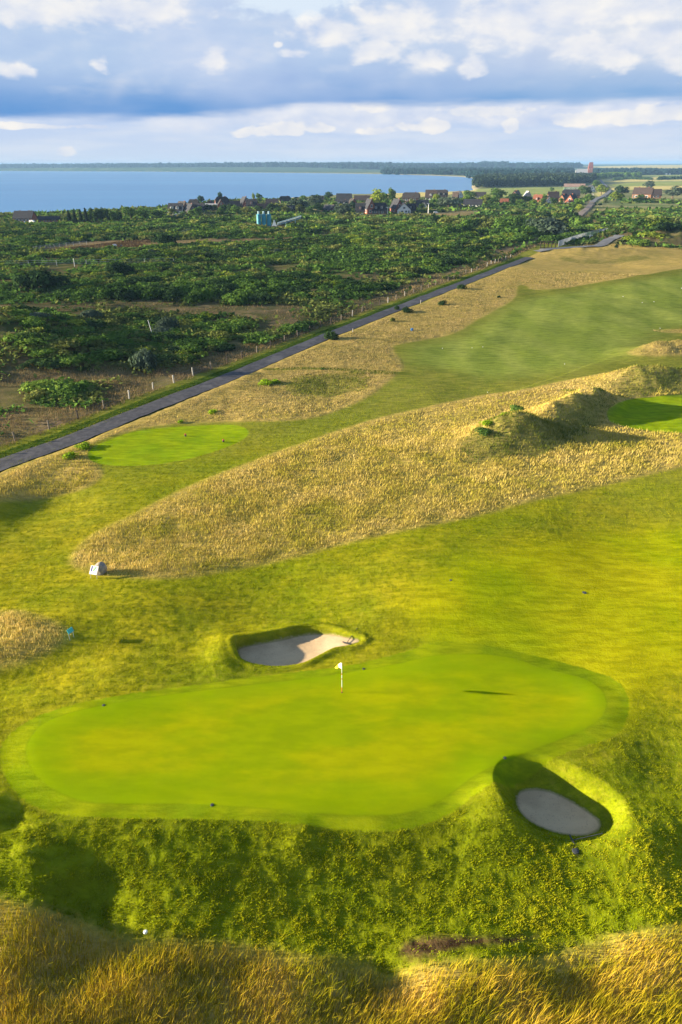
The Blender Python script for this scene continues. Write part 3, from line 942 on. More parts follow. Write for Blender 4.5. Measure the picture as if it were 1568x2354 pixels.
def build_grass():
    straw = grass_mat('dry_grass', sc=0.16, cols= [(0.0, (0.15, 0.17, 0.014)), (0.3, (0.32, 0.30, 0.030)), (0.5, (0.48, 0.38, 0.075)), (0.72, (0.60, 0.465, 0.15)), (1.0, (0.78, 0.61, 0.30))], trans=0.3)
    x, y, s = scatter(900000, 12.5, 220)
    d = zone('fescue', x, y)
    hol = zone('hollow', x, y)
    den = fbm(x / 1.3, y / 1.3, 41, 3)
    keep = (d < -0.05) & (zone('tee', x, y) > 0.0) & (rng.uniform(0, 1, len(x)) < (0.25 + 1.2 * den) * np.clip(0.25 - d * 0.8, 0.2, 1)) & (sdf(Z['path'][0], x, y, 3) > 0.1)
    x, y, s, d, hol, den = (q[keep] for q in (x, y, s, d, hol, den))
    h = (0.16 + 0.42 * fbm(x / 2.2, y / 2.2, 51, 3)) * rng.uniform(0.6, 1.25, len(x)) * np.clip(0.32 - d * 0.45, 0.32, 1.0)
    h *= np.where(s < 34, 1.15, 0.85) * np.where(y > 75, 0.75, 1)
    w = 0.016 * (s / 32) ** 1.15 * rng.uniform(0.7, 1.4, len(x))
    gold = grass_mat('golden_grass', [(0.0, (0.05, 0.08, 0.003)), (0.28, (0.18, 0.19, 0.005)), (0.46, (0.40, 0.33, 0.010)), (0.68, (0.54, 0.36, 0.035)), (1.0, (0.76, 0.52, 0.19))], 0.3, 0.35)  # darkest tones lowered to put shadow among the blades
    f_ = y < 30
    blades('foreground_grass', x[f_], y[f_], h[f_] * 2.0, w[f_] * 1.05, gold, lean=0.27, wind=0.2)
    dune = grass_mat('dune_grass', [(0.0, (0.03, 0.06, 0.006)), (0.4, (0.10, 0.13, 0.015)), (0.7, (0.24, 0.22, 0.04)), (1.0, (0.5, 0.4, 0.12))], 0.3, 0.4)
    hd = (~f_) & (hol < (fbm(x / 3, y / 3, 57, 2) - 0.4) * 7)
    blades('dune_grass', x[hd], y[hd], h[hd], w[hd], dune, lean=0.34, wind=0.15)
    f_ = ~f_ & ~hd
    fy = f_ & (y > 82 + x * 0.35 + rng.normal(0, 6, len(x)))
    pale = grass_mat('pale_dry_grass', [(0.0, (0.12, 0.12, 0.02)), (0.35, (0.25, 0.21, 0.06)), (0.65, (0.38, 0.285, 0.115)), (1.0, (0.54, 0.41, 0.20))], 0.3, 0.2)
    blades('pale_long_grass', x[fy], y[fy], h[fy] * 0.8, w[fy], pale, lean=0.34, wind=0.15)
    f_ &= ~fy
    isl = f_ & (x < -14) & (y < 48)
    sunlit_straw = grass_mat('sunlit_straw_grass', [(0.0, (0.28, 0.26, 0.03)), (0.3, (0.50, 0.40, 0.07)), (0.6, (0.72, 0.55, 0.18)), (1.0, (0.85, 0.68, 0.36))], 0.3, 0.3)  # lighter copy of the dry grass, with sunshine put into the colour
    blades('sunlit_long_grass', x[isl], y[isl], h[isl], w[isl], sunlit_straw, lean=0.3, wind=0.15)
    f_ &= ~isl
    blades('long_grass', x[f_], y[f_], h[f_], w[f_], straw, lean=0.32, wind=0.18)
    print('fescue blades', len(x))
    # mown rough near the camera
    rough = grass_mat('rough_grass', [(0.0, (0.085, 0.13, 0.002)), (0.35, (0.19, 0.245, 0.003)), (0.62, (0.33, 0.335, 0.006)), (1.0, (0.50, 0.43, 0.02))], 0.3, 0.22)
    x, y, s = scatter(1700000, 14, 100)
    keep = (zone('fescue', x, y) > 0) & (zone('collar', x, y) > 0.05) & (zone('appr', x, y) > rng.uniform(-2.5, 1.5, len(x))) & (zone('green', x, y) > 0) & (zone('tee', x, y) > 0) & (zone('sand', x, y) > 0.06)
    lump = fbm(x / 0.26, y / 0.26, 61, 2) + 0.3 * (fbm(x / 1.5, y / 1.5, 63, 3) - 0.5)
    soil = zone('soil', x, y)
    keep &= rng.uniform(0, 1, len(x)) < np.clip(lump * 1.8 - 0.1, 0.3, 1) * np.where(soil < 0.1, 0.12, 1.0) * np.clip((108 - s) / 35, 0, 1)
    x, y, s, lump = (q[keep] for q in (x, y, s, lump))
    nearb = sstep(25, 20, y)
    h = (0.035 + 0.065 * np.clip(lump * 2.2 - 0.7, 0, 1)) * (0.7 + 0.6 * nearb) * rng.uniform(0.7, 1.3, len(x))
    w = 0.021 * (s / 32) * rng.uniform(0.7, 1.5, len(x)) * (1 + 0.6 * nearb)
    blades('rough_grass', x, y, h, w, rough, lean=0.8, wind=0.25, bend=False)
    print('rough blades', len(x))
    # verge by the path and tufts round the bunkers
    vg = grass_mat('verge_grass', [(0.0, (0.025, 0.060, 0.004)), (0.5, (0.06, 0.115, 0.010)), (1.0, (0.15, 0.19, 0.02))], 0.3, 0.5)
    x, y, s = scatter(500000, 55, 300)
    keep = (zone('verge', x, y) < 0) & (sdf(Z['path'][0], x, y, 3) > 0.05)
    x, y, s = x[keep], y[keep], s[keep]
    blades('verge_grass', x, y, 0.28 * rng.uniform(0.5, 1.2, len(x)), 0.03 * (s / 50), vg, lean=0.5, bend=False)
    # dry grass on the heath, from the fence outward
    hg = grass_mat('heath_grass', [(0.0, (0.07, 0.075, 0.02)), (0.4, (0.18, 0.135, 0.06)), (0.7, (0.32, 0.225, 0.11)), (1.0, (0.46, 0.34, 0.17))], 0.3, 0.25)
    x, y, s = scatter(420000, 60, 330)
    hz = zone('heath', x, y, 30.0); on = zone('open', x, y, 14.0)
    keep = (hz < 0.8) & (zone('verge', x, y) > 0) & ((hz > -4.5) | ((on < 1.5) & ((s < 118) | (rng.uniform(0, 1, len(x)) < 0.25)))) & (fbm(x / 5, y / 5, 71, 3) > 0.38)
    x, y, s = x[keep], y[keep], s[keep]
    blades('heath_grass', x, y, 0.42 * rng.uniform(0.5, 1.2, len(x)), 0.035 * (s / 50), hg, lean=0.4, bend=False)
    print('heath blades', len(x))


build_grass()


# ------------------------------------------------------------------ foliage
def leaf_mat(name, dark, mid_, light, trans=0.25, patch=0.16):
    m, g = new_mat(name)
    r = g.attr('rnd')
    oi = g.node('ShaderNodeObjectInfo')
    p = g.pos()
    n = g.noise(p, patch, 3, 0.6); n2 = g.noise(p, 0.03, 2, 0.5)
    k = (n * 0.9 + (r - 0.5) * 0.28 + (g.w(oi.outputs['Random']) - 0.5) * 0.3 + (n2 - 0.5) * 1.3 - 0.03).clamp()
    col = g.mix(g.ss(k, 0.15, 0.5), dark, mid_)
    col = g.mix(g.ss(k, 0.5, 0.95), col, light)
    d1 = g.node('ShaderNodeBsdfDiffuse'); g.put(col, d1.inputs[0])
    d2 = g.node('ShaderNodeBsdfTranslucent'); g.put(col, d2.inputs[0])
    mx = g.node('ShaderNodeMixShader'); mx.inputs[0].default_value = trans
    g.nt.links.new(d1.outputs[0], mx.inputs[1]); g.nt.links.new(d2.outputs[0], mx.inputs[2])
    g.out(mx.outputs[0])
    return m


LEAF = {
    'green': leaf_mat('green_leaves', (0.044, 0.090, 0.020), (0.099, 0.181, 0.032), (0.209, 0.299, 0.048)),
    'dark': leaf_mat('dark_leaves', (0.022, 0.047, 0.018), (0.047, 0.089, 0.029), (0.099, 0.153, 0.043)),
    'silver': leaf_mat('silver_leaves', (0.035, 0.060, 0.035), (0.085, 0.120, 0.080), (0.21, 0.26, 0.20)),
    'bright': leaf_mat('bright_leaves', (0.150, 0.240, 0.012), (0.280, 0.420, 0.016), (0.480, 0.600, 0.030)),
    'olive': leaf_mat('olive_leaves', (0.078, 0.101, 0.028), (0.156, 0.185, 0.046), (0.301, 0.293, 0.078)),
    'lime': leaf_mat('lime_leaves', (0.090, 0.143, 0.018), (0.195, 0.255, 0.030), (0.360, 0.405, 0.060)),
    'pine': leaf_mat('pine_needles', (0.016, 0.029, 0.018), (0.031, 0.052, 0.029), (0.065, 0.088, 0.042)),
    'far': leaf_mat('haze_tinted_leaves', (0.008, 0.026, 0.026), (0.016, 0.042, 0.038), (0.03, 0.06, 0.045), patch=0.01),  # blue of the distance haze is mixed into these leaf colours
}
BARK = paint('bark', (0.12, 0.085, 0.055), 0.9, 0.3, 6.0)


def quads(C, Nrm, size, flat=0.62):
    n = len(C)
    t = rng.normal(size=(n, 3))
    u = np.cross(Nrm, t); u /= np.linalg.norm(u, axis=1)[:, None] + 1e-9
    v = np.cross(Nrm, u)
    s = np.asarray(size)[:, None] if hasattr(size, '__len__') else size
    V = np.stack([C - u * s, C - v * s * flat, C + u * s, C + v * s * flat], 1).reshape(-1, 3)
    F = np.arange(n * 4).reshape(-1, 4)
    return V, F


def leaf_points(lobes, n, up=-0.35, depth_=0.35, rag=0.3):
    L = np.array(lobes, float)
    w = (L[:, 3] * L[:, 5]) ** 1.0
    k = rng.choice(len(L), n, p=w / w.sum())
    d = rng.normal(size=(n, 3)); d /= np.linalg.norm(d, axis=1)[:, None]
    low = d[:, 2] < up
    d[low, 2] *= -1
    rag_ = 1 + rag * (fbm(d[:, 0] * 2.5 + k * 7.7, d[:, 1] * 2.5 + d[:, 2] * 3, 5, 2) - 0.5) * 2
    rad = (1 - depth_ * rng.uniform(0, 1, n) ** 2) * rag_
    C = L[k, :3] + d * L[k, 3:6] * rad[:, None]
    Nn = d + rng.normal(size=(n, 3)) * 0.55
    Nn /= np.linalg.norm(Nn, axis=1)[:, None]
    return C, Nn


def leaf_mesh(name, lobes, n, leaf, mat, **kw):
    C, Nn = leaf_points(lobes, n, **kw)
    V, F = quads(C, Nn, leaf * rng.uniform(0.6, 1.4, n))
    return mesh_np(name, V, F, mat, {'rnd': np.repeat(rng.uniform(0, 1, n), 4)})


def lobes_shrub(k, seed, flat=0.7, spread=0.55):
    r_ = random.Random(seed); out = []
    for i in range(k):
        a = r_.uniform(0, 6.28); q = spread * math.sqrt(r_.random())
        s = r_.uniform(0.28, 0.5)
        out.append((q * math.cos(a), q * math.sin(a), r_.uniform(0.15, 0.5) * flat * (1.15 - q), s, s, s * r_.uniform(0.6, 0.95)))
    out.append((0, 0, 0.2, 0.55, 0.55, 0.45 * flat))
    return out


def lobes_tree(k, seed):
    r_ = random.Random(seed); out = []
    for i in range(k):
        a = r_.uniform(0, 6.28); zz = r_.uniform(0.32, 0.88)
        q = 0.34 * math.sin(math.pi * min(1, (zz - 0.15) / 0.9)) * r_.uniform(0.4, 1.1)
        s = r_.uniform(0.12, 0.24)
        out.append((q * math.cos(a), q * math.sin(a), zz, s, s, s * 0.85))
    return out


def lobes_conifer(k, seed):
    r_ = random.Random(seed); out = []
    for i in range(k):
        t = (i + 0.5) / k; a = i * 2.4 + r_.random()
        q = 0.20 * (1 - t) * r_.uniform(0.5, 1.2)
        s = 0.08 + 0.17 * (1 - t)
        out.append((q * math.cos(a), q * math.sin(a), 0.10 + 0.86 * t, s, s, 0.07))
    return out


SHRUB = {}
for kd in ('green', 'dark', 'silver', 'bright', 'olive', 'lime'):
    SHRUB[kd] = [leaf_mesh('shrub_' + kd, lobes_shrub(9, hash(kd) % 97 if False else len(kd) * 13 + i), 1100 if kd in ('silver', 'dark', 'green') else 800, 0.075, LEAF[kd]) for i in range(3)]
CROWN = {}
for kd in ('green', 'dark', 'silver', 'lime', 'olive'):
    CROWN[kd] = [leaf_mesh('crown_' + kd, lobes_tree(16, 31 * len(kd) + i), 1100, 0.05, LEAF[kd], up=-0.8) for i in range(2)]
CROWN['pine'] = [leaf_mesh('crown_pine', lobes_conifer(20, 5 + i), 900, 0.05, LEAF['pine'], up=-0.9) for i in range(2)]


def trunk_mesh():
    mb = MB()
    mb.tube([(0, 0, -0.02), (0.01, 0, 0.25), (-0.01, 0.01, 0.5), (0, 0, 0.8)], [0.035, 0.026, 0.018, 0.006], BARK, 7)
    for i in range(5):
        a = i * 1.3; z0 = 0.28 + i * 0.09
        mb.tube([(0, 0, z0), (0.1 * math.cos(a), 0.1 * math.sin(a), z0 + 0.12), (0.22 * math.cos(a), 0.22 * math.sin(a), z0 + 0.2)], [0.014, 0.009, 0.003], BARK, 5)
    o = mb.build('trunk'); me = o.data
    bpy.data.objects.remove(o)
    return me


TRUNK = trunk_mesh()


def shrub(px, py, wpx, hpx, kind, label, group=None, name='shrub', cat='bush'):
    p = ground_at(px, py); D = depth(p)
    W = wpx / FP * D; Hh = hpx / FP * D
    o = link(name, random.choice(SHRUB[kind]), None, (p[0], p[1] + W * 0.2, p[2] - 0.05 * Hh), random.uniform(0, 6.28))
    o.scale = (W / 1.5, W / 1.5, Hh / 0.75)
    return tag(o, label, cat, group)


def tree_at(p, W, Hh, kind, label, group=None, name=None):
    t = thing(name or ('conifer_tree' if kind == 'pine' else 'broadleaf_tree'), p, label, 'tree', random.uniform(0, 6.28), group)
    t.scale = (W / 0.95, W / 0.95, Hh)
    link('trunk', TRUNK, t)
    link('crown', random.choice(CROWN[kind]), t)
    return t


def tree(px, py, wpx, hpx, kind, label, group=None, name=None):
    p = ground_at(px, py); D = depth(p)
    p[2] -= 0.2
    return tree_at(p, wpx / FP * D, hpx / FP * D, kind, label, group, name)


# single shrubs one can point to
for a in [
    (90, 668, 104, 52, 'dark', 'large round dark bush at the left side of the scrub', 'bush'),
    (322, 850, 62, 62, 'silver', 'silver-grey bush with bare stems standing by the dry heath strip', 'bush'),
    (388, 762, 48, 40, 'silver', 'pale silvery bush at the edge of the brown heath clearing', 'bush'),
    (205, 738, 48, 30, 'silver', 'greyish half-bare bush left of the brown clearing', 'bush'),
    (270, 632, 62, 34, 'dark', 'dark rounded bush below the long thicket fence line', 'bush'),
    (375, 562, 56, 26, 'dark', 'dark bush standing beside a pale bare patch behind the scrub', 'bush'),
    (85, 922, 58, 28, 'olive', 'olive bush alone on the tan heath near the fence', 'bush'),
    (1250, 538, 110, 44, 'silver', 'wide silvery willow thicket at the end of the straight path', 'bush'),
    (1190, 545, 90, 34, 'green', 'green thicket just left of the silvery willow by the path end', 'bush'),
    (640, 585, 30, 16, 'silver', 'small silvery bush in the middle of the scrub behind the brown strip', 'bush'),
    (1045, 640, 26, 12, 'olive', 'low olive bush beside the fence near the middle of the path', 'bush'),
    (760, 781, 32, 26, 'dark', 'round dark bush standing on the edge of the asphalt path', 'bush'),
    (1062, 664, 22, 13, 'dark', 'dark wind-bent bush on the path edge farthest up the path', 'bush'),
    (912, 712, 13, 12, 'dark', 'small dark bush on the path edge, left of a wider one', 'bush'),
    (937, 718, 25, 13, 'dark', 'wide dark bush beside the path, right of a smaller one', 'bush'),
    (1018, 702, 19, 13, 'dark', 'dark bush alone in the dry grass right of the path', 'bush'),
    (903, 739, 12, 12, 'olive', 'thin olive bush in the dry grass below the pair at the path', 'bush'),
    (1417, 572, 9, 14, 'dark', 'tiny upright dark bush on the dry dune past the path end', 'bush'),
    (1147, 684, 9, 6, 'dark', 'tiny dark bush near the notch of the mown grass', 'bush'),
    (188, 1031, 40, 14, 'bright', 'bright green bush at the left tip of the tee', 'bush'),
    (160, 1056, 32, 19, 'bright', 'bright green bush in the dry grass between tee and path', 'bush'),
    (608, 885, 38, 12, 'bright', 'long bright green bush in the dry grass above the hollow', 'bush'),
    (636, 882, 22, 12, 'bright', 'small bright bush at the right end of the long bright one', 'bush'),
    (489, 951, 28, 8, 'bright', 'low bright green bush above the right half of the tee', 'bush'),
    (415, 972, 16, 8, 'bright', 'small bright green bush at the top edge of the tee', 'bush'),
    (1192, 946, 40, 11, 'green', 'low green bush on the ridge between two dune crests', 'bush'),
    (1168, 957, 36, 9, 'bright', 'low yellow-green bush behind the crest of the front dune', 'bush'),
    (1122, 978, 34, 12, 'bright', 'bright bush on the upper left flank of the front dune', 'bush'),
    (1112, 998, 36, 17, 'green', 'green bush lowest on the left flank of the front dune', 'bush'),
    (742, 850, 14, 4, 'green', 'flat green bush on the mown strip across the dry grass', 'bush'),
    (60, 790, 90, 26, 'green', 'green thicket crowning the dune at the left edge', 'bush'),
    (1500, 546, 60, 15, 'lime', 'light green bush on top of the grassy dunes at right', 'bush'),
    (1450, 552, 44, 14, 'lime', 'yellow-green bush at the left foot of the far right dunes', 'bush'),
]:
    shrub(*a[:6])

random.seed(21)
for k in range(22):
    f = k / 21
    shrub(262 + 330 * f + random.uniform(-10, 10), 690 + 8 * f + random.uniform(-22, 4), random.uniform(44, 66), random.uniform(26, 36), random.choice(['green', 'dark', 'green']), 'tall bush in the long dark thicket above the brown clearing', 'tall bushes of the long dark thicket')
for k in range(26):
    f = k / 25
    shrub(1010 + 320 * f + random.uniform(-12, 12), 540 - 14 * f + random.uniform(-28, 6), random.uniform(36, 60), random.uniform(20, 30), random.choice(['green', 'dark', 'green', 'olive']), 'tall bush in the dense wood left of the path end', 'tall bushes left of the path end')
for k in range(24):
    f = k / 23
    shrub(380 + 600 * f + random.uniform(-15, 15), 520 + random.uniform(-12, 12), random.uniform(30, 52), random.uniform(12, 19), random.choice(['green', 'dark', 'green', 'olive']), 'broad bush in the belt of scrub in front of the village', 'broad bushes in front of the village')
KEEPOUT = []          # (x, y, r)


def clear_of(x, y):
    ok = np.ones(x.shape, bool)
    for kx, ky, kr in KEEPOUT:
        ok &= (x - kx) ** 2 + (y - ky) ** 2 > kr * kr
    return ok


# ------------------------------------------------------------------ buildings
ROOFS = {'slate': paint('slate_roof', (0.026, 0.027, 0.034), 0.8, 0.3, 1.5), 'thatch': paint('thatch_roof', (0.036, 0.030, 0.028), 0.9, 0.35, 1.2),
         'brown': paint('brown_tile_roof', (0.060, 0.042, 0.036), 0.8, 0.3, 1.5), 'orange': paint('orange_tile_roof', (0.15, 0.052, 0.028), 0.8, 0.25, 1.5),
         'grey': paint('grey_roof', (0.30, 0.31, 0.33), 0.7, 0.15, 1.0), 'pinkish': paint('weathered_tile_roof', (0.24, 0.16, 0.13), 0.8, 0.25, 0.8), 'red': paint('red_roof', (0.20, 0.060, 0.045), 0.8, 0.2, 1.0)}
WALLS = {'brick': paint('red_brick', (0.27, 0.095, 0.060), 0.85, 0.2, 2.0), 'white': paint('white_render', (0.72, 0.71, 0.68), 0.8, 0.06, 1.0),
         'orange': paint('orange_brick', (0.27, 0.125, 0.065), 0.85, 0.15, 2.0), 'dark': paint('dark_brick', (0.10, 0.055, 0.045), 0.85, 0.2, 2.0),
         'pale': paint('pale_brick', (0.45, 0.33, 0.25), 0.85, 0.15, 2.0), 'green': paint('green_boards', (0.16, 0.24, 0.15), 0.8, 0.15, 1.0)}
GLASS = paint('window_glass', (0.05, 0.07, 0.09), 0.12, 0.2, 1.0, 0.6)
FRAME = paint('white_frame', (0.75, 0.75, 0.73), 0.6, 0.05, 1.0)
DOORM = paint('door_paint', (0.10, 0.13, 0.12), 0.6, 0.1, 1.0)


def window_part(parent, c, w, h, face):
    """face: unit vector out of the wall; thin frame with a pane child"""
    f = Vector(face); u = Vector((-f.y, f.x, 0))
    def slab(w_, h_, a, b, m, mb):
        pts = []
        for k in (a, b):
            for su, sz in ((-1, -1), (1, -1), (1, 1), (-1, 1)):
                p = Vector(c) + u * su * w_ / 2 + Vector((0, 0, sz * h_ / 2)) + f * k
                pts.append(tuple(p))
        mb.poly(pts, [(3, 2, 1, 0), (4, 5, 6, 7), (0, 1, 5, 4), (1, 2, 6, 5), (2, 3, 7, 6), (3, 0, 4, 7)], m)
    mb = MB(); slab(w, h, -0.05, 0.06, FRAME, mb); wo = mb.build('window', parent)
    mb = MB(); slab(w * 0.78, h * 0.78, 0.02, 0.10, GLASS, mb); mb.build('pane', wo)
    return wo


def gable_body(W, L, hw, hr, mat, hip=0.0):
    """walls with gable ends; ridge along local Y; front gable at -Y"""
    mb = MB(); a = W / 2; b = L / 2
    pts = []
    for yy in (-b, b):
        pts += [(-a, yy, -1.0), (a, yy, -1.0), (a, yy, hw), (a * hip, yy, hw + hr * (1 - hip)), (-a * hip, yy, hw + hr * (1 - hip)), (-a, yy, hw)]
    mb.poly(pts, [(0, 1, 2, 3, 4, 5), (11, 10, 9, 8, 7, 6), (1, 7, 8, 2), (6, 0, 5, 11)], mat)
    return mb


def gable_roof(W, L, hw, hr, mat, hip=0.0, over=0.45, th=0.28):
    mb = MB(); s = hr / (W / 2)
    a = W / 2 + over; b = L / 2 + over
    ze = hw - over * s + 0.05; zr = hw + hr + 0.05
    i = hip * W / 2 * 1.3 if hip else 0.0
    for dz in (th,):
        pts = [(-a, -b, ze), (-a, b, ze), (a, b, ze), (a, -b, ze),
               (0, -b + i, zr), (0, b - i, zr)]
        if hip:
            k = 1 - hip
            m1 = [(-a * (1 - k), -b, ze + (zr - ze) * k), (a * (1 - k), -b, ze + (zr - ze) * k), (-a * (1 - k), b, ze + (zr - ze) * k), (a * (1 - k), b, ze + (zr - ze) * k)]
            pts += m1
            top = [(0, 6, 4, 5, 8, 1), (3, 2, 9, 5, 4, 7), (6, 7, 4), (8, 5, 9)]
        else:
            top = [(0, 4, 5, 1), (3, 2, 5, 4)]
        n = len(pts)
        P2 = [(x, y, z + dz) for x, y, z in pts]
        faces = [tuple(reversed(f)) for f in top] if False else list(top)
        mb.poly(pts + P2, [tuple(reversed(f)) for f in faces] + [tuple(n + q for q in f) for f in faces] +
                [(0, 1, n + 1, n), (3, n + 3, n + 2, 2)] +
                ([(0, n, n + 4, 4), (4, n + 4, n + 3, 3), (1, 5, n + 5, n + 1), (5, 2, n + 2, n + 5)] if not hip else
                 [(0, n, n + 6, 6), (7, n + 7, n + 3, 3), (6, n + 6, n + 7, 7), (1, 8, n + 8, n + 1), (9, 2, n + 2, n + 9), (8, 9, n + 9, n + 8)]), mat)
    return mb


def house(x0, x1, ytop, ybase, style, wall, roof, label, yaw=0.0, wallfrac=0.38, dormers=0, chim=1, hip=0.0, wins=2, Lf=1.25, group=None, cat='house', name='house', zoff=0.0):
    """style 'g': gable end to the camera, 'r': long roof to the camera"""
    cx = (x0 + x1) / 2
    p = ground_at(cx, ybase); D = depth(p)
    span = (x1 - x0) / FP * D; tall = (ybase - ytop) / FP * D + zoff
    az = math.atan2(p[0], p[1])
    t = thing(name, (p[0], p[1], p[2] - 0.1), label, cat, -az + R(yaw) + (R(90) if style == 'r' else 0), group)
    if style == 'g': W, L = span, span * Lf
    else: W, L = min(span * 0.62, tall * 1.35), span
    t.location = t.location + Vector((math.sin(az), math.cos(az), 0)) * (L if style == 'g' else W) * 0.5
    KEEPOUT.append((t.location.x, t.location.y, max(W, L) * 0.62))
    KEEPOUT.append((t.location.x * 0.97, t.location.y * 0.97, max(W, L) * 0.6))
    hw = tall * wallfrac; hr = tall - hw
    gable_body(W, L, hw, hr, WALLS[wall], hip).build('wall', t)
    ro = gable_roof(W, L, hw, hr, ROOFS[roof], hip, over=0.35).build('roof', t)
    s = hr / (W / 2)
    side = -1 if style == 'r' else 0
    for k in range(chim):
        yy = (-0.25 + 0.5 * k) * L
        mb = MB(); mb.box((0.12 * W, yy, hw + hr * 0.98), (0.7, 0.9, hr * 0.34), WALLS['brick' if wall != 'white' else 'pale'])
        mb.build('chimney', ro)
    ww = min(1.8, W * 0.2); wh = min(1.7, hw * 0.55)
    if style == 'g':
        for i in range(wins):
            window_part(t, ((i - (wins - 1) / 2) * W * 0.3, -L / 2, hw * 0.52), ww, wh, (0, -1, 0))
        window_part(t, (0, -L / 2, hw + hr * 0.28), ww, wh, (0, -1, 0))
        window_part(t, (-W / 2, -L * 0.2, hw * 0.55), ww, wh, (-1, 0, 0))
        window_part(t, (-W / 2, L * 0.15, hw * 0.55), ww, wh, (-1, 0, 0))
        mb = MB(); mb.box((W * 0.36, -L / 2 - 0.03, hw * 0.38), (0.9, 0.14, hw * 0.74), DOORM); mb.build('door', t)
    else:
        # the long wall facing the camera is local -X after the quarter turn
        for i in range(wins + 1):
            window_part(t, (-W / 2, (i - wins / 2) * L * 0.75 / (wins + 1), hw * 0.55), ww * 1.2, wh, (-1, 0, 0))
        mb = MB(); mb.box((-W / 2 - 0.03, L * 0.42, hw * 0.40), (0.14, 0.95, hw * 0.78), DOORM); mb.build('door', t)
        window_part(t, (0, L / 2, hw + hr * 0.2), ww, wh, (0, 1, 0))
        for i in range(dormers):
            yy = (i - (dormers - 1) / 2) * L * 0.62 / max(1, dormers - 0.5)
            zc = hw + hr * 0.36; xx = -W / 2 + (zc - hw) / s
            dw = min(2.6, L * 0.2)
            dm = MB()
            dm.box((xx - 0.2, yy, zc + 0.1), (2.0, dw, 1.5), WALLS[wall] if wall != 'dark' else ROOFS[roof])
            dm.box((xx - 0.2, yy, zc + 0.97), (2.5, dw + 0.4, 0.2), ROOFS[roof])
            d_ = dm.build('dormer', ro)
            window_part_at = window_part(t, (xx - 1.2, yy, zc + 0.1), dw * 0.7, 1.0, (-1, 0, 0))
    return t


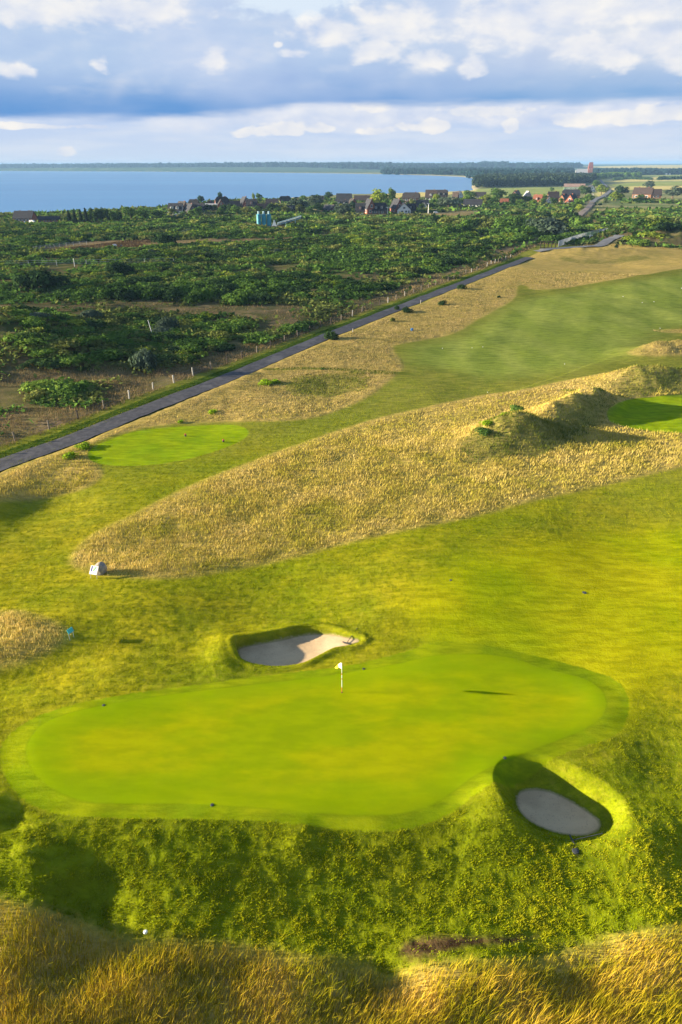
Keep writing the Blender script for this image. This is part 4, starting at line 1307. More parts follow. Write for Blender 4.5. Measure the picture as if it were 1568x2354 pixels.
HS = [
    # left shore
    (38, 82, 488, 510, 'r', 'brick', 'slate', 'red brick house with a steep dark roof alone on the shore at far left', dict(yaw=-28, chim=2, wins=3, Lf=1.0)),
    (92, 138, 499, 510, 'r', 'brick', 'slate', 'low red brick outbuilding right of the lone shore house', dict(yaw=-12, chim=0, wins=4, wallfrac=0.5)),
    (390, 422, 470, 492, 'r', 'white', 'slate', 'white-fronted dark-roofed house leftmost in the shoreside row', dict(yaw=-20, dormers=2)),
    (411, 432, 466, 489, 'g', 'brick', 'thatch', 'brick gabled house just behind the leftmost of the shoreside row', dict(yaw=35)),
    (428, 448, 471, 492, 'g', 'dark', 'slate', 'dark gabled house with small white windows, third in the shoreside row', dict(yaw=30)),
    (436, 458, 461, 482, 'r', 'dark', 'thatch', 'tall thatched house behind the shoreside row', dict(yaw=-15, hip=0.35)),
    (447, 472, 470, 488, 'r', 'dark', 'slate', 'slate-roofed house with one lit dormer in the shoreside row', dict(yaw=-18, dormers=1)),
    (470, 499, 470, 484, 'r', 'dark', 'grey', 'low grey-roofed house right end of the shoreside row', dict(yaw=-15, dormers=2)),
    (496, 527, 455, 476, 'r', 'brick', 'thatch', 'large hipped thatched house with a chimney on top above the scrub', dict(yaw=10, hip=0.45)),
    (501, 516, 461, 478, 'g', 'brick', 'thatch', 'small brick gable in front of the large thatched house', dict(yaw=5, chim=0, wins=1)),
    (554, 572, 455, 477, 'g', 'dark', 'slate', 'dark pointed house left of a wider brick one', dict(yaw=20, hip=0.2)),
    (568, 592, 460, 478, 'r', 'brick', 'slate', 'dark-roofed brick house with white gable boards', dict(yaw=-10, dormers=1)),
    (592, 618, 470, 486, 'r', 'dark', 'brown', 'low brown-roofed house partly behind bushes above the silos', dict(yaw=0)),
    (612, 640, 459, 471, 'r', 'brick', 'brown', 'long brown house on the shore above the silos', dict(yaw=0, chim=2)),
    (644, 668, 453, 468, 'r', 'pale', 'thatch', 'small thatched house standing highest on the shore left of centre', dict(yaw=5, hip=0.3)),
    (656, 682, 474, 488, 'r', 'dark', 'slate', 'black house with glinting roof windows right of the silos', dict(yaw=12, chim=0, dormers=1)),
    (668, 690, 461, 474, 'r', 'dark', 'slate', 'dark low-roofed house just left of the wide silvery willow', dict(yaw=-8)),
    (722, 744, 452, 464, 'r', 'brick', 'brown', 'brown roofed house on the shore above the silvery willows', dict(yaw=4)),
    (531, 552, 464, 478, 'r', 'dark', 'brown', 'low brown house between the large thatched house and a pointed one', dict(yaw=0)),
    (474, 494, 463, 476, 'g', 'dark', 'slate', 'dark gable rising behind the low grey-roofed house', dict(yaw=-15)),
    (860, 880, 458, 472, 'r', 'dark', 'slate', 'dark roof behind the hipped village house with two dormers', dict(yaw=8)),
    # centre
    (774, 808, 447, 463, 'r', 'dark', 'slate', 'large steep slate roof against the water, left in the village', dict(yaw=-6, wallfrac=0.2, chim=0)),
    (815, 851, 451, 464, 'r', 'pale', 'brown', 'long brown roof between the steep slate roof and a lime tree', dict(yaw=0, wallfrac=0.3)),
    (771, 802, 461, 477, 'r', 'dark', 'slate', 'dark house in front of the large steep slate roof', dict(yaw=-8, dormers=2)),
    (746, 772, 473, 487, 'g', 'dark', 'slate', 'black gabled house half behind a silvery willow', dict(yaw=40)),
    (801, 820, 459, 478, 'g', 'brick', 'thatch', 'narrow brick gable house in front of the long brown roof', dict(yaw=18, wins=1)),
    (818, 840, 470, 492, 'r', 'brick', 'slate', 'brick row house with white ground-floor windows, left of a tall gable', dict(yaw=-5, dormers=1, wins=4)),
    (838, 860, 461, 492, 'g', 'brick', 'slate', 'tall brick gable house in the village front row', dict(yaw=22, wins=2)),
    (856, 888, 469, 492, 'r', 'dark', 'slate', 'dark hipped house with two roof dormers in the village front row', dict(yaw=-6, dormers=2, hip=0.3)),
    (901, 922, 461, 489, 'g', 'brick', 'slate', 'red brick gable house left of the white cottage', dict(yaw=30, wins=1)),
    (912, 942, 469, 490, 'g', 'white', 'slate', 'white cottage with a dark pointed roof in the village front row', dict(yaw=6, wins=2)),
    (936, 955, 470, 488, 'r', 'dark', 'slate', 'dark house just right of the white cottage', dict(yaw=-10, dormers=1)),
    (926, 964, 445, 463, 'r', 'dark', 'thatch', 'thatched house with a white gable behind the white cottage', dict(yaw=-8, hip=0.25)),
    (941, 955, 447, 461, 'g', 'white', 'thatch', 'small white gable wing of the rear thatched house', dict(yaw=15, chim=0, wins=1)),
    (958, 984, 462, 479, 'r', 'dark', 'slate', 'dark house between the thatched houses and the lamp post', dict(yaw=5, dormers=1)),
    (968, 980, 468, 481, 'g', 'white', 'slate', 'narrow white gable near the white lamp post', dict(yaw=25, chim=0, wins=1)),
    (978, 1003, 439, 460, 'r', 'white', 'brown', 'row house with big white windows, left half of the pair by the water', dict(yaw=-4, dormers=1, wallfrac=0.3)),
    (1001, 1028, 439, 459, 'r', 'dark', 'thatch', 'row house under thatch, right half of the pair by the water', dict(yaw=-2, dormers=2, hip=0.2)),
    (1040, 1053, 443, 461, 'r', 'dark', 'brown', 'brown house left of a white gable near the beach', dict(yaw=-20, chim=1)),
    (1050, 1062, 441, 458, 'g', 'white', 'slate', 'white gable house nearest to the beach', dict(yaw=20, chim=0, wins=1)),
    (1066, 1107, 460, 475, 'r', 'white', 'slate', 'low bungalow with a dark slate roof and a white chimney', dict(yaw=-4, wallfrac=0.35, wins=3)),
    (1052, 1062, 470, 478, 'g', 'orange', 'thatch', 'tiny orange brick gable peeping out of a willow', dict(yaw=-20, chim=0, wins=1)),
    (1092, 1116, 443, 455, 'r', 'pale', 'thatch', 'low thatched house at the edge of the pale field', dict(yaw=0)),
    (1150, 1168, 458, 468, 'r', 'brick', 'orange', 'small house with a bright orange-red roof left in the village end', dict(yaw=-8)),
    (1177, 1194, 440, 457, 'g', 'dark', 'brown', 'brown gabled house against the pale field', dict(yaw=-25, wins=1)),
    (1205, 1218, 441, 456, 'g', 'pale', 'grey', 'grey gabled house with one pale wall against the field', dict(yaw=20, wins=1)),
    (1225, 1245, 450, 470, 'r', 'brick', 'orange', 'house with a steep bright orange tiled roof', dict(yaw=-22, dormers=1, chim=2)),
    (1258, 1282, 443, 463, 'r', 'orange', 'brown', 'tall brown-roofed house right of the orange roof', dict(yaw=14, wins=2)),
    (1255, 1268, 455, 468, 'g', 'white', 'slate', 'small white-gabled house below the tall brown roof', dict(yaw=10, chim=0, wins=1)),
    (1292, 1330, 438, 456, 'r', 'dark', 'slate', 'wide dark-roofed house behind the two pale dormer houses', dict(yaw=6, hip=0.25, chim=1)),
    (1284, 1304, 449, 469, 'g', 'orange', 'slate', 'left one of two brick houses with pale sloping dormers', dict(yaw=-24)),
    (1302, 1324, 449, 472, 'g', 'brick', 'slate', 'right one of two brick houses with pale sloping dormers', dict(yaw=-24)),
    (1349, 1364, 427, 441, 'g', 'white', 'slate', 'white house with a black roof beside the trees near the road', dict(yaw=24, wins=2)),
    (1296, 1342, 424, 437, 'r', 'green', 'pinkish', 'long low barn with a weathered pinkish roof', dict(yaw=2, chim=0, wins=5, wallfrac=0.55)),
    (1455, 1496, 434, 457, 'r', 'orange', 'brown', 'orange brick farmhouse with a long brown roof in the right fields', dict(yaw=-10, wins=3, wallfrac=0.45, chim=2)),
    (1486, 1516, 437, 456, 'r', 'orange', 'brown', 'right wing of the orange brick farmhouse', dict(yaw=14, wins=2, wallfrac=0.4, chim=0)),
    (1202, 1222, 396, 404, 'r', 'brick', 'pinkish', 'distant brick house above the pine wood', dict(yaw=0, wallfrac=0.5)),
    (1131, 1139, 399, 406, 'g', 'white', 'grey', 'distant small white house at the edge of the pine wood', dict(yaw=20, chim=0, wins=1)),
]
for h_ in HS:
    kw = dict(h_[8])
    house(*h_[:8], **kw)

# tiny houses across the bay and beyond the fields
tiny = [(175, 389), (203, 388), (264, 388), (271, 388), (304, 388), (760, 388.5), (769, 388), (1083, 386.5), (1129, 387), (1144, 387), (1156, 387.5), (1178, 387), (1187, 387), (1197, 387), (1207, 387),
        (1381, 397), (1409, 392), (1468, 400), (1488, 400), (1527, 391.5), (1531, 402), (1542, 391.5), (1539, 402), (1560, 401)]
ordn = ['first', 'second', 'third', 'fourth', 'fifth', 'sixth', 'seventh', 'eighth', 'ninth', 'tenth', 'eleventh', 'twelfth', 'thirteenth', 'fourteenth', 'fifteenth', 'sixteenth', 'seventeenth', 'eighteenth', 'nineteenth', 'twentieth', 'twenty-first', 'twenty-second', 'twenty-third', 'twenty-fourth']
for i, (px, py) in enumerate(tiny):
    p = at(px, py); p[2] = gz(p[0], p[1]); D = depth(p)
    s = 3.3 / FP * D
    t = thing('cottage', p, 'tiny white house far off near the horizon, %s from the left of them' % ordn[i], 'house', random.uniform(-0.6, 0.6), 'tiny white houses near the horizon')
    gable_body(s * 1.3, s, s * 0.6, s * 0.5, WALLS['white']).build('wall', t)
    gable_roof(s * 1.3, s, s * 0.6, s * 0.5, ROOFS['red' if i % 3 == 0 else 'grey'], over=0.1 * s, th=0.05 * s).build('roof', t)
    KEEPOUT.append((p[0], p[1], s * 1.5))
p = at(588, 388.2); p[2] = gz(p[0], p[1]); s = 42 / FP * depth(p)
t = thing('long_hall', p, 'long low white building on the far shore across the bay', 'building', math.pi / 2 - math.atan2(p[0], p[1]))
gable_body(s * 0.12, s, s * 0.05, s * 0.015, WALLS['white']).build('wall', t)
gable_roof(s * 0.12, s, s * 0.05, s * 0.015, paint('blue_roof', (0.35, 0.5, 0.7), 0.6), over=0.3).build('roof', t)
mb = MB(); mb.box((-s * 0.06, -s * 0.4, s * 0.02), (0.6, s * 0.1, s * 0.035), paint('blue_gate', (0.08, 0.25, 0.6), 0.6)); mb.build('door', t)


def church():
    p = ground_at(1355, 402); D = depth(p)
    u = D / FP
    t = thing('church', p, 'church with a tall square red brick tower and a long grey nave roof', 'church', -math.atan2(p[0], p[1]) + R(8))
    w = 10.0 * u
    mb = MB()
    mb.box((0, 0, 7 * u), (w, w, 16 * u), WALLS['brick'])
    to = mb.build('tower', t)
    mb = MB()
    h1 = 15.0 * u; h2 = 26.0 * u; a = w / 2 + 0.3; b = w * 0.40
    mb.poly([(-a, -a, h1), (a, -a, h1), (a, a, h1), (-a, a, h1), (-b, -0.35 * b, h2), (b, -0.35 * b, h2), (b, 0.35 * b, h2), (-b, 0.35 * b, h2)],
            [(3, 2, 1, 0), (4, 5, 6, 7), (0, 1, 5, 4), (1, 2, 6, 5), (2, 3, 7, 6), (3, 0, 4, 7)], ROOFS['red'])
    mb.build('tower_roof', t)
    for k in (-1, 1):
        window_part(t, (k * w * 0.2, -w / 2, 12.2 * u), 1.2 * u, 2.4 * u, (0, -1, 0))
    L = 27 * u; W = 12 * u
    g_ = MB()
    a = W / 2; hw = 3.5 * u; hr = 8.5 * u; x0 = -w / 2 - L; x1 = -w / 2 - 0.05
    g_.poly([(x0, -a, -1), (x1, -a, -1), (x1, a, -1), (x0, a, -1), (x0, -a, hw), (x1, -a, hw), (x1, a, hw), (x0, a, hw), (x0, 0, hw + hr), (x1, 0, hw + hr)],
            [(0, 1, 5, 4), (2, 3, 7, 6), (3, 0, 4, 8, 7), (1, 2, 6, 9, 5)], WALLS['white'])
    g_.build('nave', t)
    r = MB(); a += 0.6; z0 = hw - 0.6; zr = hw + hr + 0.3
    r.poly([(x0 - .5, -a, z0), (x1, -a, z0), (x1, 0, zr), (x0 + 3 * u, 0, zr), (x0 - .5, a, z0), (x1, a, z0),
            (x0 - .5, -a, z0 + .4), (x1, -a, z0 + .4), (x1, 0, zr + .4), (x0 + 3 * u, 0, zr + .4), (x0 - .5, a, z0 + .4), (x1, a, z0 + .4)],
           [(6, 7, 8, 9), (9, 8, 11, 10), (6, 9, 10), (0, 3, 2, 1), (3, 4, 5, 2), (0, 1, 7, 6), (5, 4, 10, 11)], ROOFS['grey'])
    r.build('nave_roof', t)
    for k in range(4):
        window_part(t, (x0 + L * (0.2 + 0.2 * k), -W / 2, hw * 0.5), 1.2 * u, 2.0 * u, (0, -1, 0))
    c = MB(); c.box((x0 - 3 * u, 0, 2.2 * u), (6 * u, 8 * u, 5 * u), WALLS['white']); c.build('choir', t)
    KEEPOUT.append((p[0], p[1], 20 * u)); KEEPOUT.append((p[0] - 20 * u, p[1], 16 * u))


church()

# ------------------------------------------------------------------ works with silos
TURQ = paint('turquoise_steel', (0.035, 0.27, 0.36), 0.5, 0.25, 0.8, 0.4)
PALEB = paint('pale_steel', (0.30, 0.45, 0.52), 0.5, 0.1, 1.0, 0.4)
WHITEP = paint('white_paint', (0.78, 0.78, 0.76), 0.5, 0.05, 2.0, 0.4)
DARKM = paint('dark_metal', (0.04, 0.045, 0.05), 0.5, 0.2, 2.0, 0.4)
for i, (cx, lab) in enumerate([(596.2, 'turquoise silo with a pale top tank, leftmost of three'), (607.8, 'turquoise silo with a pale top tank, middle of three'), (619.5, 'turquoise silo with a pale top tank, rightmost of three')]):
    p = ground_at(cx, 521); D = depth(p); u = D / FP
    t = thing('silo', p, lab, 'silo', 0, 'turquoise silos in the scrub')
    r = 4.8 * u
    mb = MB(); mb.tube([(0, 0, 3 * u), (0, 0, 25.5 * u), (0, 0, 27 * u)], [r, r, r * 0.55], TURQ, 24); mb.build('tank', t, smooth_shade=False)
    mb = MB(); mb.tube([(0, 0, 3 * u), (0, 0, 0.8 * u)], [r * 0.99, r * 0.25], TURQ, 20); mb.build('cone', t)
    mb = MB(); mb.tube([(0, 0, 26.8 * u), (0, 0, 32 * u), (0, 0, 32.8 * u)], [r * 0.45, r * 0.45, r * 0.3], PALEB, 16); mb.build('filter_tank', t)
    mb = MB(); mb.tube([(-r * 1.03, -0.3, 0), (-r * 1.03, -0.3, 27 * u)], 0.12, PALEB, 6); mb.tube([(-r * 1.03, 0.3, 0), (-r * 1.03, 0.3, 27 * u)], 0.12, PALEB, 6)
    for k in range(16): mb.tube([(-r * 1.03, -0.3, k * 1.6 * u + 0.5), (-r * 1.03, 0.3, k * 1.6 * u + 0.5)], 0.05, PALEB, 4)
    mb.build('ladder', t)
    for k in range(4):
        a = k * math.pi / 2 + 0.78
        mb = MB(); mb.tube([(r * .9 * math.cos(a), r * .9 * math.sin(a), -0.5), (r * .9 * math.cos(a), r * .9 * math.sin(a), 4 * u)], 0.16, TURQ, 6); mb.build('leg', t)
    KEEPOUT.append((p[0], p[1] - 2, 5 * r))
p = ground_at(631, 520); u = depth(p) / FP
t = thing('hopper', p, 'white tapering hopper at the foot of the silos', 'hopper')
mb = MB(); mb.box((0, 0, 5.5 * u), (11 * u, 7 * u, 9 * u), WHITEP, 0, 0.35); mb.build('bin', t)
mb = MB(); mb.box((0, 0, 11.4 * u), (3.2 * u, 3 * u, 3 * u), WHITEP); mb.build('inlet', t)
for k in (-1, 1):
    mb = MB(); mb.box((k * 4.5 * u, 0, 0.3 * u), (0.4, 2.0, 2.2 * u), WHITEP); mb.build('leg', t)
KEEPOUT.append((p[0], p[1] - 4, 8))
t = thing('conveyor_belt', (p[0] + 7 * u, p[1], p[2]), 'long sloping pale conveyor running up right of the white hopper', 'conveyor')
mb = MB()
A_ = Vector((0, 0, 2.5 * u)); B_ = Vector((55 * u, 6 * u, 17 * u))
for yy in (-0.7, 0.7):
    for zz in (0, 1.1):
        mb.tube([A_ + Vector((0, yy, zz)), B_ + Vector((0, yy, zz))], 0.11, PALEB, 5)
for k in range(18):
    c1 = A_.lerp(B_, k / 18); c2 = A_.lerp(B_, (k + 1) / 18)
    for yy in (-0.7, 0.7):
        mb.tube([c1 + Vector((0, yy, 0)), c2 + Vector((0, yy, 1.1))], 0.06, PALEB, 4)
mb.build('truss', t)
mb = MB()
d_ = (B_ - A_)
mb.poly([A_ + Vector((0, -.6, .6)), A_ + Vector((0, .6, .6)), B_ + Vector((0, .6, .6)), B_ + Vector((0, -.6, .6)), A_ + Vector((0, -.6, .75)), A_ + Vector((0, .6, .75)), B_ + Vector((0, .6, .75)), B_ + Vector((0, -.6, .75))],
        [(3, 2, 1, 0), (4, 5, 6, 7), (0, 1, 5, 4), (1, 2, 6, 5), (2, 3, 7, 6), (3, 0, 4, 7)], WHITEP)
mb.build('belt', t)
for k in (0.35, 0.75):
    c1 = A_.lerp(B_, k); mb = MB()
    for yy in (-0.8, 0.8): mb.tube([c1 + Vector((0, yy, 0)), (c1.x, c1.y + yy * 2, -1)], 0.12, PALEB, 5)
    mb.build('leg', t)

# ------------------------------------------------------------------ fences, posts and signs
WOOD = paint('weathered_wood', (0.20, 0.165, 0.125), 0.9, 0.35, 6.0)
WOODD = paint('dark_wood', (0.065, 0.050, 0.040), 0.9, 0.3, 6.0)
WOODP = paint('pale_wood', (0.42, 0.39, 0.34), 0.85, 0.2, 6.0)
WIRE = paint('wire', (0.22, 0.22, 0.22), 0.5, 0.1, 5.0, 0.4, 0.6)


def long_fence():
    seg = np.linalg.norm(np.diff(FENCE, axis=0), axis=1)
    s = np.concatenate([[0], np.cumsum(seg)])
    n = min(99, int(s[-1] / 4.3))
    q = np.linspace(2.0, s[-1], n)
    xs = np.interp(q, s, FENCE[:, 0]); ys = np.interp(q, s, FENCE[:, 1])
    zs = hfull(xs, ys)
    t = thing('wire_fence', (xs[0], ys[0], zs[0]), 'long post and wire fence running along the left side of the asphalt path', 'fence')
    tops = []
    for i in range(n):
        h = 1.15 + random.uniform(-0.12, 0.12); r = 0.10 + random.uniform(-0.01, 0.015)
        o = Vector((xs[i] - xs[0], ys[i] - ys[0], zs[i] - zs[0]))
        lx, ly = random.uniform(-0.07, 0.07), random.uniform(-0.07, 0.07)
        mb = MB()
        mb.tube([o + Vector((0, 0, -0.3)), o + Vector((lx, ly, h)), o + Vector((lx, ly, h + 0.03))], [r, r * 0.95, r * 0.6], random.choice([WOOD, WOODD, WOOD, WOODP]), 8)
        mb.build('post', t)
        tops.append(o + Vector((lx, ly, h)))
    for zz in (-0.12, -0.5, -0.85):
        mb = MB(); mb.tube([a + Vector((0, 0, zz)) for a in tops], 0.008, WIRE, 4)
        mb.build('wire', t)


long_fence()


def rail_fence(px_pts, h, name, label, mat, spacing=2.5, slats=False, post_r=0.06, rails=(0.95, 0.5)):
    q = world_poly(px_pts, n=8, closed=False)
    seg = np.linalg.norm(np.diff(q, axis=0), axis=1); s = np.concatenate([[0], np.cumsum(seg)])
    n = int(min(90, max(2, s[-1] / spacing)))
    k = np.linspace(0, s[-1], n); xs = np.interp(k, s, q[:, 0]); ys = np.interp(k, s, q[:, 1]); zs = hfull(xs, ys)
    t = thing(name, (xs[0], ys[0], zs[0]), label, 'fence')
    P_ = [Vector((xs[i] - xs[0], ys[i] - ys[0], zs[i] - zs[0])) for i in range(n)]
    for p_ in P_:
        mb = MB(); mb.tube([p_ + Vector((0, 0, -0.5)), p_ + Vector((0, 0, h))], post_r, mat, 6); mb.build('post', t)
    for f in rails:
        mb = MB(); mb.tube([p_ + Vector((0, 0, h * f)) for p_ in P_], 0.03, mat, 5); mb.build('rail', t)
    if slats:
        mb = MB()
        m_ = int(min(900, s[-1] / 0.16)); k = np.linspace(0, s[-1], m_)
        xx = np.interp(k, s, q[:, 0]); yy = np.interp(k, s, q[:, 1]); zz = hfull(xx, yy)
        for i in range(m_):
            c = (xx[i] - xs[0], yy[i] - ys[0], zz[i] - zs[0] + h * 0.5)
            mb.box(c, (0.11, 0.03, h), mat, math.atan2(ys[-1] - ys[0], xs[-1] - xs[0]))
        mb.build('slats', t)
    return t


PALI = paint('galvanised_pales', (0.34, 0.37, 0.40), 0.5, 0.1, 2.0, 0.4)
rail_fence([(1283, 567), (1318, 555), (1352, 545), (1395, 536)], 2.1, 'palisade_fence', 'tall grey palisade fence beyond the end of the straight path', PALI, 3.0, True)
rail_fence([(1396, 536), (1430, 535), (1500, 536), (1568, 538), (1640, 540)], 1.8, 'mesh_fence', 'dark mesh fence running right behind the far dunes', DARKM, 4.0, False, 0.06, (0.98, 0.5, 0.1))
rail_fence([(78, 575), (110, 571), (150, 566), (200, 562)], 1.3, 'mesh_fence', 'pale mesh fence along the brown strip at upper left', PALI, 2.5, False, 0.05, (1, .75, .5, .25))
rail_fence([(0, 612), (60, 611), (140, 610), (250, 608), (400, 606)], 1.5, 'mesh_fence', 'thin fence with white posts crossing the scrub at left', PALI, 7.0, False, 0.06, (1, .6, .3))
rail_fence([(1344, 497), (1356, 483), (1368, 470)], 1.6, 'roadside_fence', 'dark roadside fence beside the brick road into the village', DARKM, 3.0, False, 0.08, (.95, .5))

# timber frame by the path end
pA = ground_at(1242, 571); pB = ground_at(1276, 571)
t = thing('timber_frame', pA, 'dark timber frame with posts and a top rail at the end of the straight path', 'frame')
dv = Vector(pB - pA); dv.z = 0
for k in range(5):
    mb = MB(); c = dv * (k / 4); mb.box((c.x, c.y, 1.15), (0.24, 0.24, 2.5), WOODD); mb.build('post', t)
mb = MB(); mb.box((dv.x / 2, dv.y / 2, 2.5), (dv.length + 0.5, 0.26, 0.26), WOODD, math.atan2(dv.y, dv.x)); mb.build('top_rail', t)
mb = MB(); mb.box((dv.x / 2, dv.y / 2, 0.25), (dv.length + 0.3, 0.24, 0.24), WOODD, math.atan2(dv.y, dv.x)); mb.build('bottom_rail', t)

# white container and dark heaps
p = ground_at(1358, 546); u = depth(p) / FP
t = thing('container', p, 'white site container in front of the grey palisade fence', 'container', 0.1)
mb = MB(); mb.box((0, 0, 2.9 * u), (6.6 * u, 5 * u, 5.2 * u), WHITEP); mb.build('body', t)
mb = MB(); mb.box((0, -2.55 * u, 2.8 * u), (1.6 * u, 0.05 * u, 3.8 * u), PALI); mb.build('door', t)
mb = MB(); mb.box((0, 0, 5.6 * u), (6.9 * u, 5.3 * u, 0.3 * u), PALI); mb.build('roof', t)


def rock_mesh(name, mat, seed, sx=1, sy=1, sz=1, n=20):
    V = []; F = []
    r0 = np.random.default_rng(seed)
    for i in range(n + 1):
        th = math.pi * i / n
        for j in range(2 * n):
            ph = math.pi * j / n
            V.append((math.sin(th) * math.cos(ph), math.sin(th) * math.sin(ph), math.cos(th)))
    V = np.array(V)
    pl_ = r0.normal(size=(14, 3)); pl_ /= np.linalg.norm(pl_, axis=1)[:, None]
    dist = r0.uniform(0.72, 0.98, 14)
    f = np.ones(len(V))
    for a, b in zip(pl_, dist):
        dd = V @ a
        f = np.where(dd * f > b, b / np.maximum(dd, 1e-6), f)
    f *= 1 + 0.10 * (fbm(V[:, 0] * 4 + 9, V[:, 1] * 4 + V[:, 2] * 5, seed, 4) - 0.5)
    V = V * f[:, None] * np.array([sx, sy, sz])
    for i in range(n):
        for j in range(2 * n):
            F.append((i * 2 * n + j, (i + 1) * 2 * n + j, (i + 1) * 2 * n + (j + 1) % (2 * n), i * 2 * n + (j + 1) % (2 * n)))
    return mesh_np(name, V, F, mat, None, True)


def stone_mat(name, a, b, c_):
    m, g = new_mat(name); p = g.w(g.node('ShaderNodeTexCoord').outputs['Object'])
    n = g.noise(p, 2.2, 5, 0.6); n2 = g.noise(p, 9, 4, 0.7)
    col = g.mix(g.ss(n, 0.4, 0.62), a, b); col = g.mix(g.ss(n2, 0.52, 0.7) * 0.7, col, c_)
    g.bsdf(col, 0.85, g.bump(n2 + n, 0.6, 0.06), 0.3)
    return m


STONE = stone_mat('granite', (0.21, 0.20, 0.20), (0.36, 0.29, 0.21), (0.13, 0.13, 0.14))
RUBBLE = stone_mat('dark_rubble', (0.03, 0.03, 0.035), (0.06, 0.055, 0.055), (0.02, 0.02, 0.02))
for px, py, w_, lab in [(1369, 546, 7, 'first'), (1377, 546, 8, 'second'), (1386, 546.5, 7, 'third'), (1396, 543, 11, 'fourth and largest')]:
    p = ground_at(px, py); u = depth(p) / FP
    o = link('rubble_heap', rock_mesh('rubble_heap', RUBBLE, int(px)), None, p); o.scale = (w_ / 2 * u, w_ / 2.2 * u, 1.7 * u)
    tag(o, 'dark rubble heap behind the palisade fence, %s from the left' % lab, 'heap', 'dark rubble heaps by the fence')

# boulder and information board
p = ground_at(231, 1323); u = depth(p) / FP
o = link('boulder', rock_mesh('boulder', STONE, 12), None, (p[0], p[1] + 0.35, p[2] + 0.36), 0.4); o.scale = (0.48, 0.46, 0.60)
tag(o, 'rounded grey-brown granite boulder behind the small information board', 'boulder')
BLUEP = paint('dark_blue_print', (0.05, 0.05, 0.22), 0.5, 0.05); GREENP = paint('green_print', (0.20, 0.60, 0.16), 0.5, 0.1); REDP = paint('red_print', (0.75, 0.22, 0.20), 0.5, 0.05); GREYP = paint('grey_print', (0.30, 0.30, 0.34), 0.5, 0.05)


def info_board():
    p = ground_at(221, 1325)
    t = thing('information_board', (p[0], p[1] - 0.15, p[2]), 'white hole information board with coloured panels on two thin legs', 'sign', R(-14))
    tilt = R(48)                              # panel leans back
    def face(name, cx, cy, w, h, th, lift, mat, parent, shape=None):
        mb = MB()
        M_ = Matrix.Translation((0, 0, 0.66)) @ Matrix.Rotation(tilt, 4, 'X') @ Matrix.Translation((cx, cy, lift))
        if shape is None:
            shape = [(-w / 2, -h / 2), (w / 2, -h / 2), (w / 2, h / 2), (-w / 2, h / 2)]
        n = len(shape)
        pts = [tuple(M_ @ Vector((a, b, -th / 2))) for a, b in shape] + [tuple(M_ @ Vector((a, b, th / 2))) for a, b in shape]
        mb.poly(pts, [tuple(reversed(range(n))), tuple(range(n, 2 * n))] + [(i, (i + 1) % n, n + (i + 1) % n, n + i) for i in range(n)], mat)
        return mb.build(name, parent)
    b = face('panel', 0, 0, 0.62, 0.66, 0.03, 0, WHITEP, t, [(-.30, -.33), (.30, -.33), (.31, -.31), (.31, .31), (.29, .33), (-.29, .33), (-.31, .31), (-.31, -.31)])
    face('blue_strip', -0.19, 0.08, 0.10, 0.42, 0.006, 0.020, BLUEP, b)
    face('hole_map', 0.06, 0.10, 0.1, 0.36, 0.006, 0.020, GREENP, b, [(-.10, -.19), (-.02, -.16), (.02, -.04), (.09, .06), (.11, .17), (.04, .18), (.0, .10), (-.05, .02), (-.11, -.08)])
    face('red_strip', 0.09, -0.21, 0.26, 0.06, 0.006, 0.020, REDP, b)
    face('text_strip', -0.13, -0.205, 0.14, 0.02, 0.006, 0.020, GREYP, b)
    for k in (-1, 1):
        mb = MB(); mb.tube([(k * 0.26, -0.16, -0.2), (k * 0.26, -0.16, 0.50)], 0.018, PALI, 8); mb.build('leg', t)


info_board()

# small turquoise sign on the left rough
p = ground_at(166, 1468)
SIGNT = paint('turquoise_plate', (0.06, 0.42, 0.42), 0.4, 0.05)
t = thing('direction_sign', p, 'small turquoise sign on two thin legs at the tip of the left dry-grass island', 'sign', R(62))
mb = MB(); mb.box((0, 0, 0.66), (0.42, 0.03, 0.30), SIGNT, 0, 1.0, R(-25)); mb.build('plate', t)
for k in (-1, 1):
    mb = MB(); mb.tube([(k * 0.17, 0.0, -0.1), (k * 0.17, 0.0, 0.56)], 0.014, PALI, 6); mb.build('leg', t)


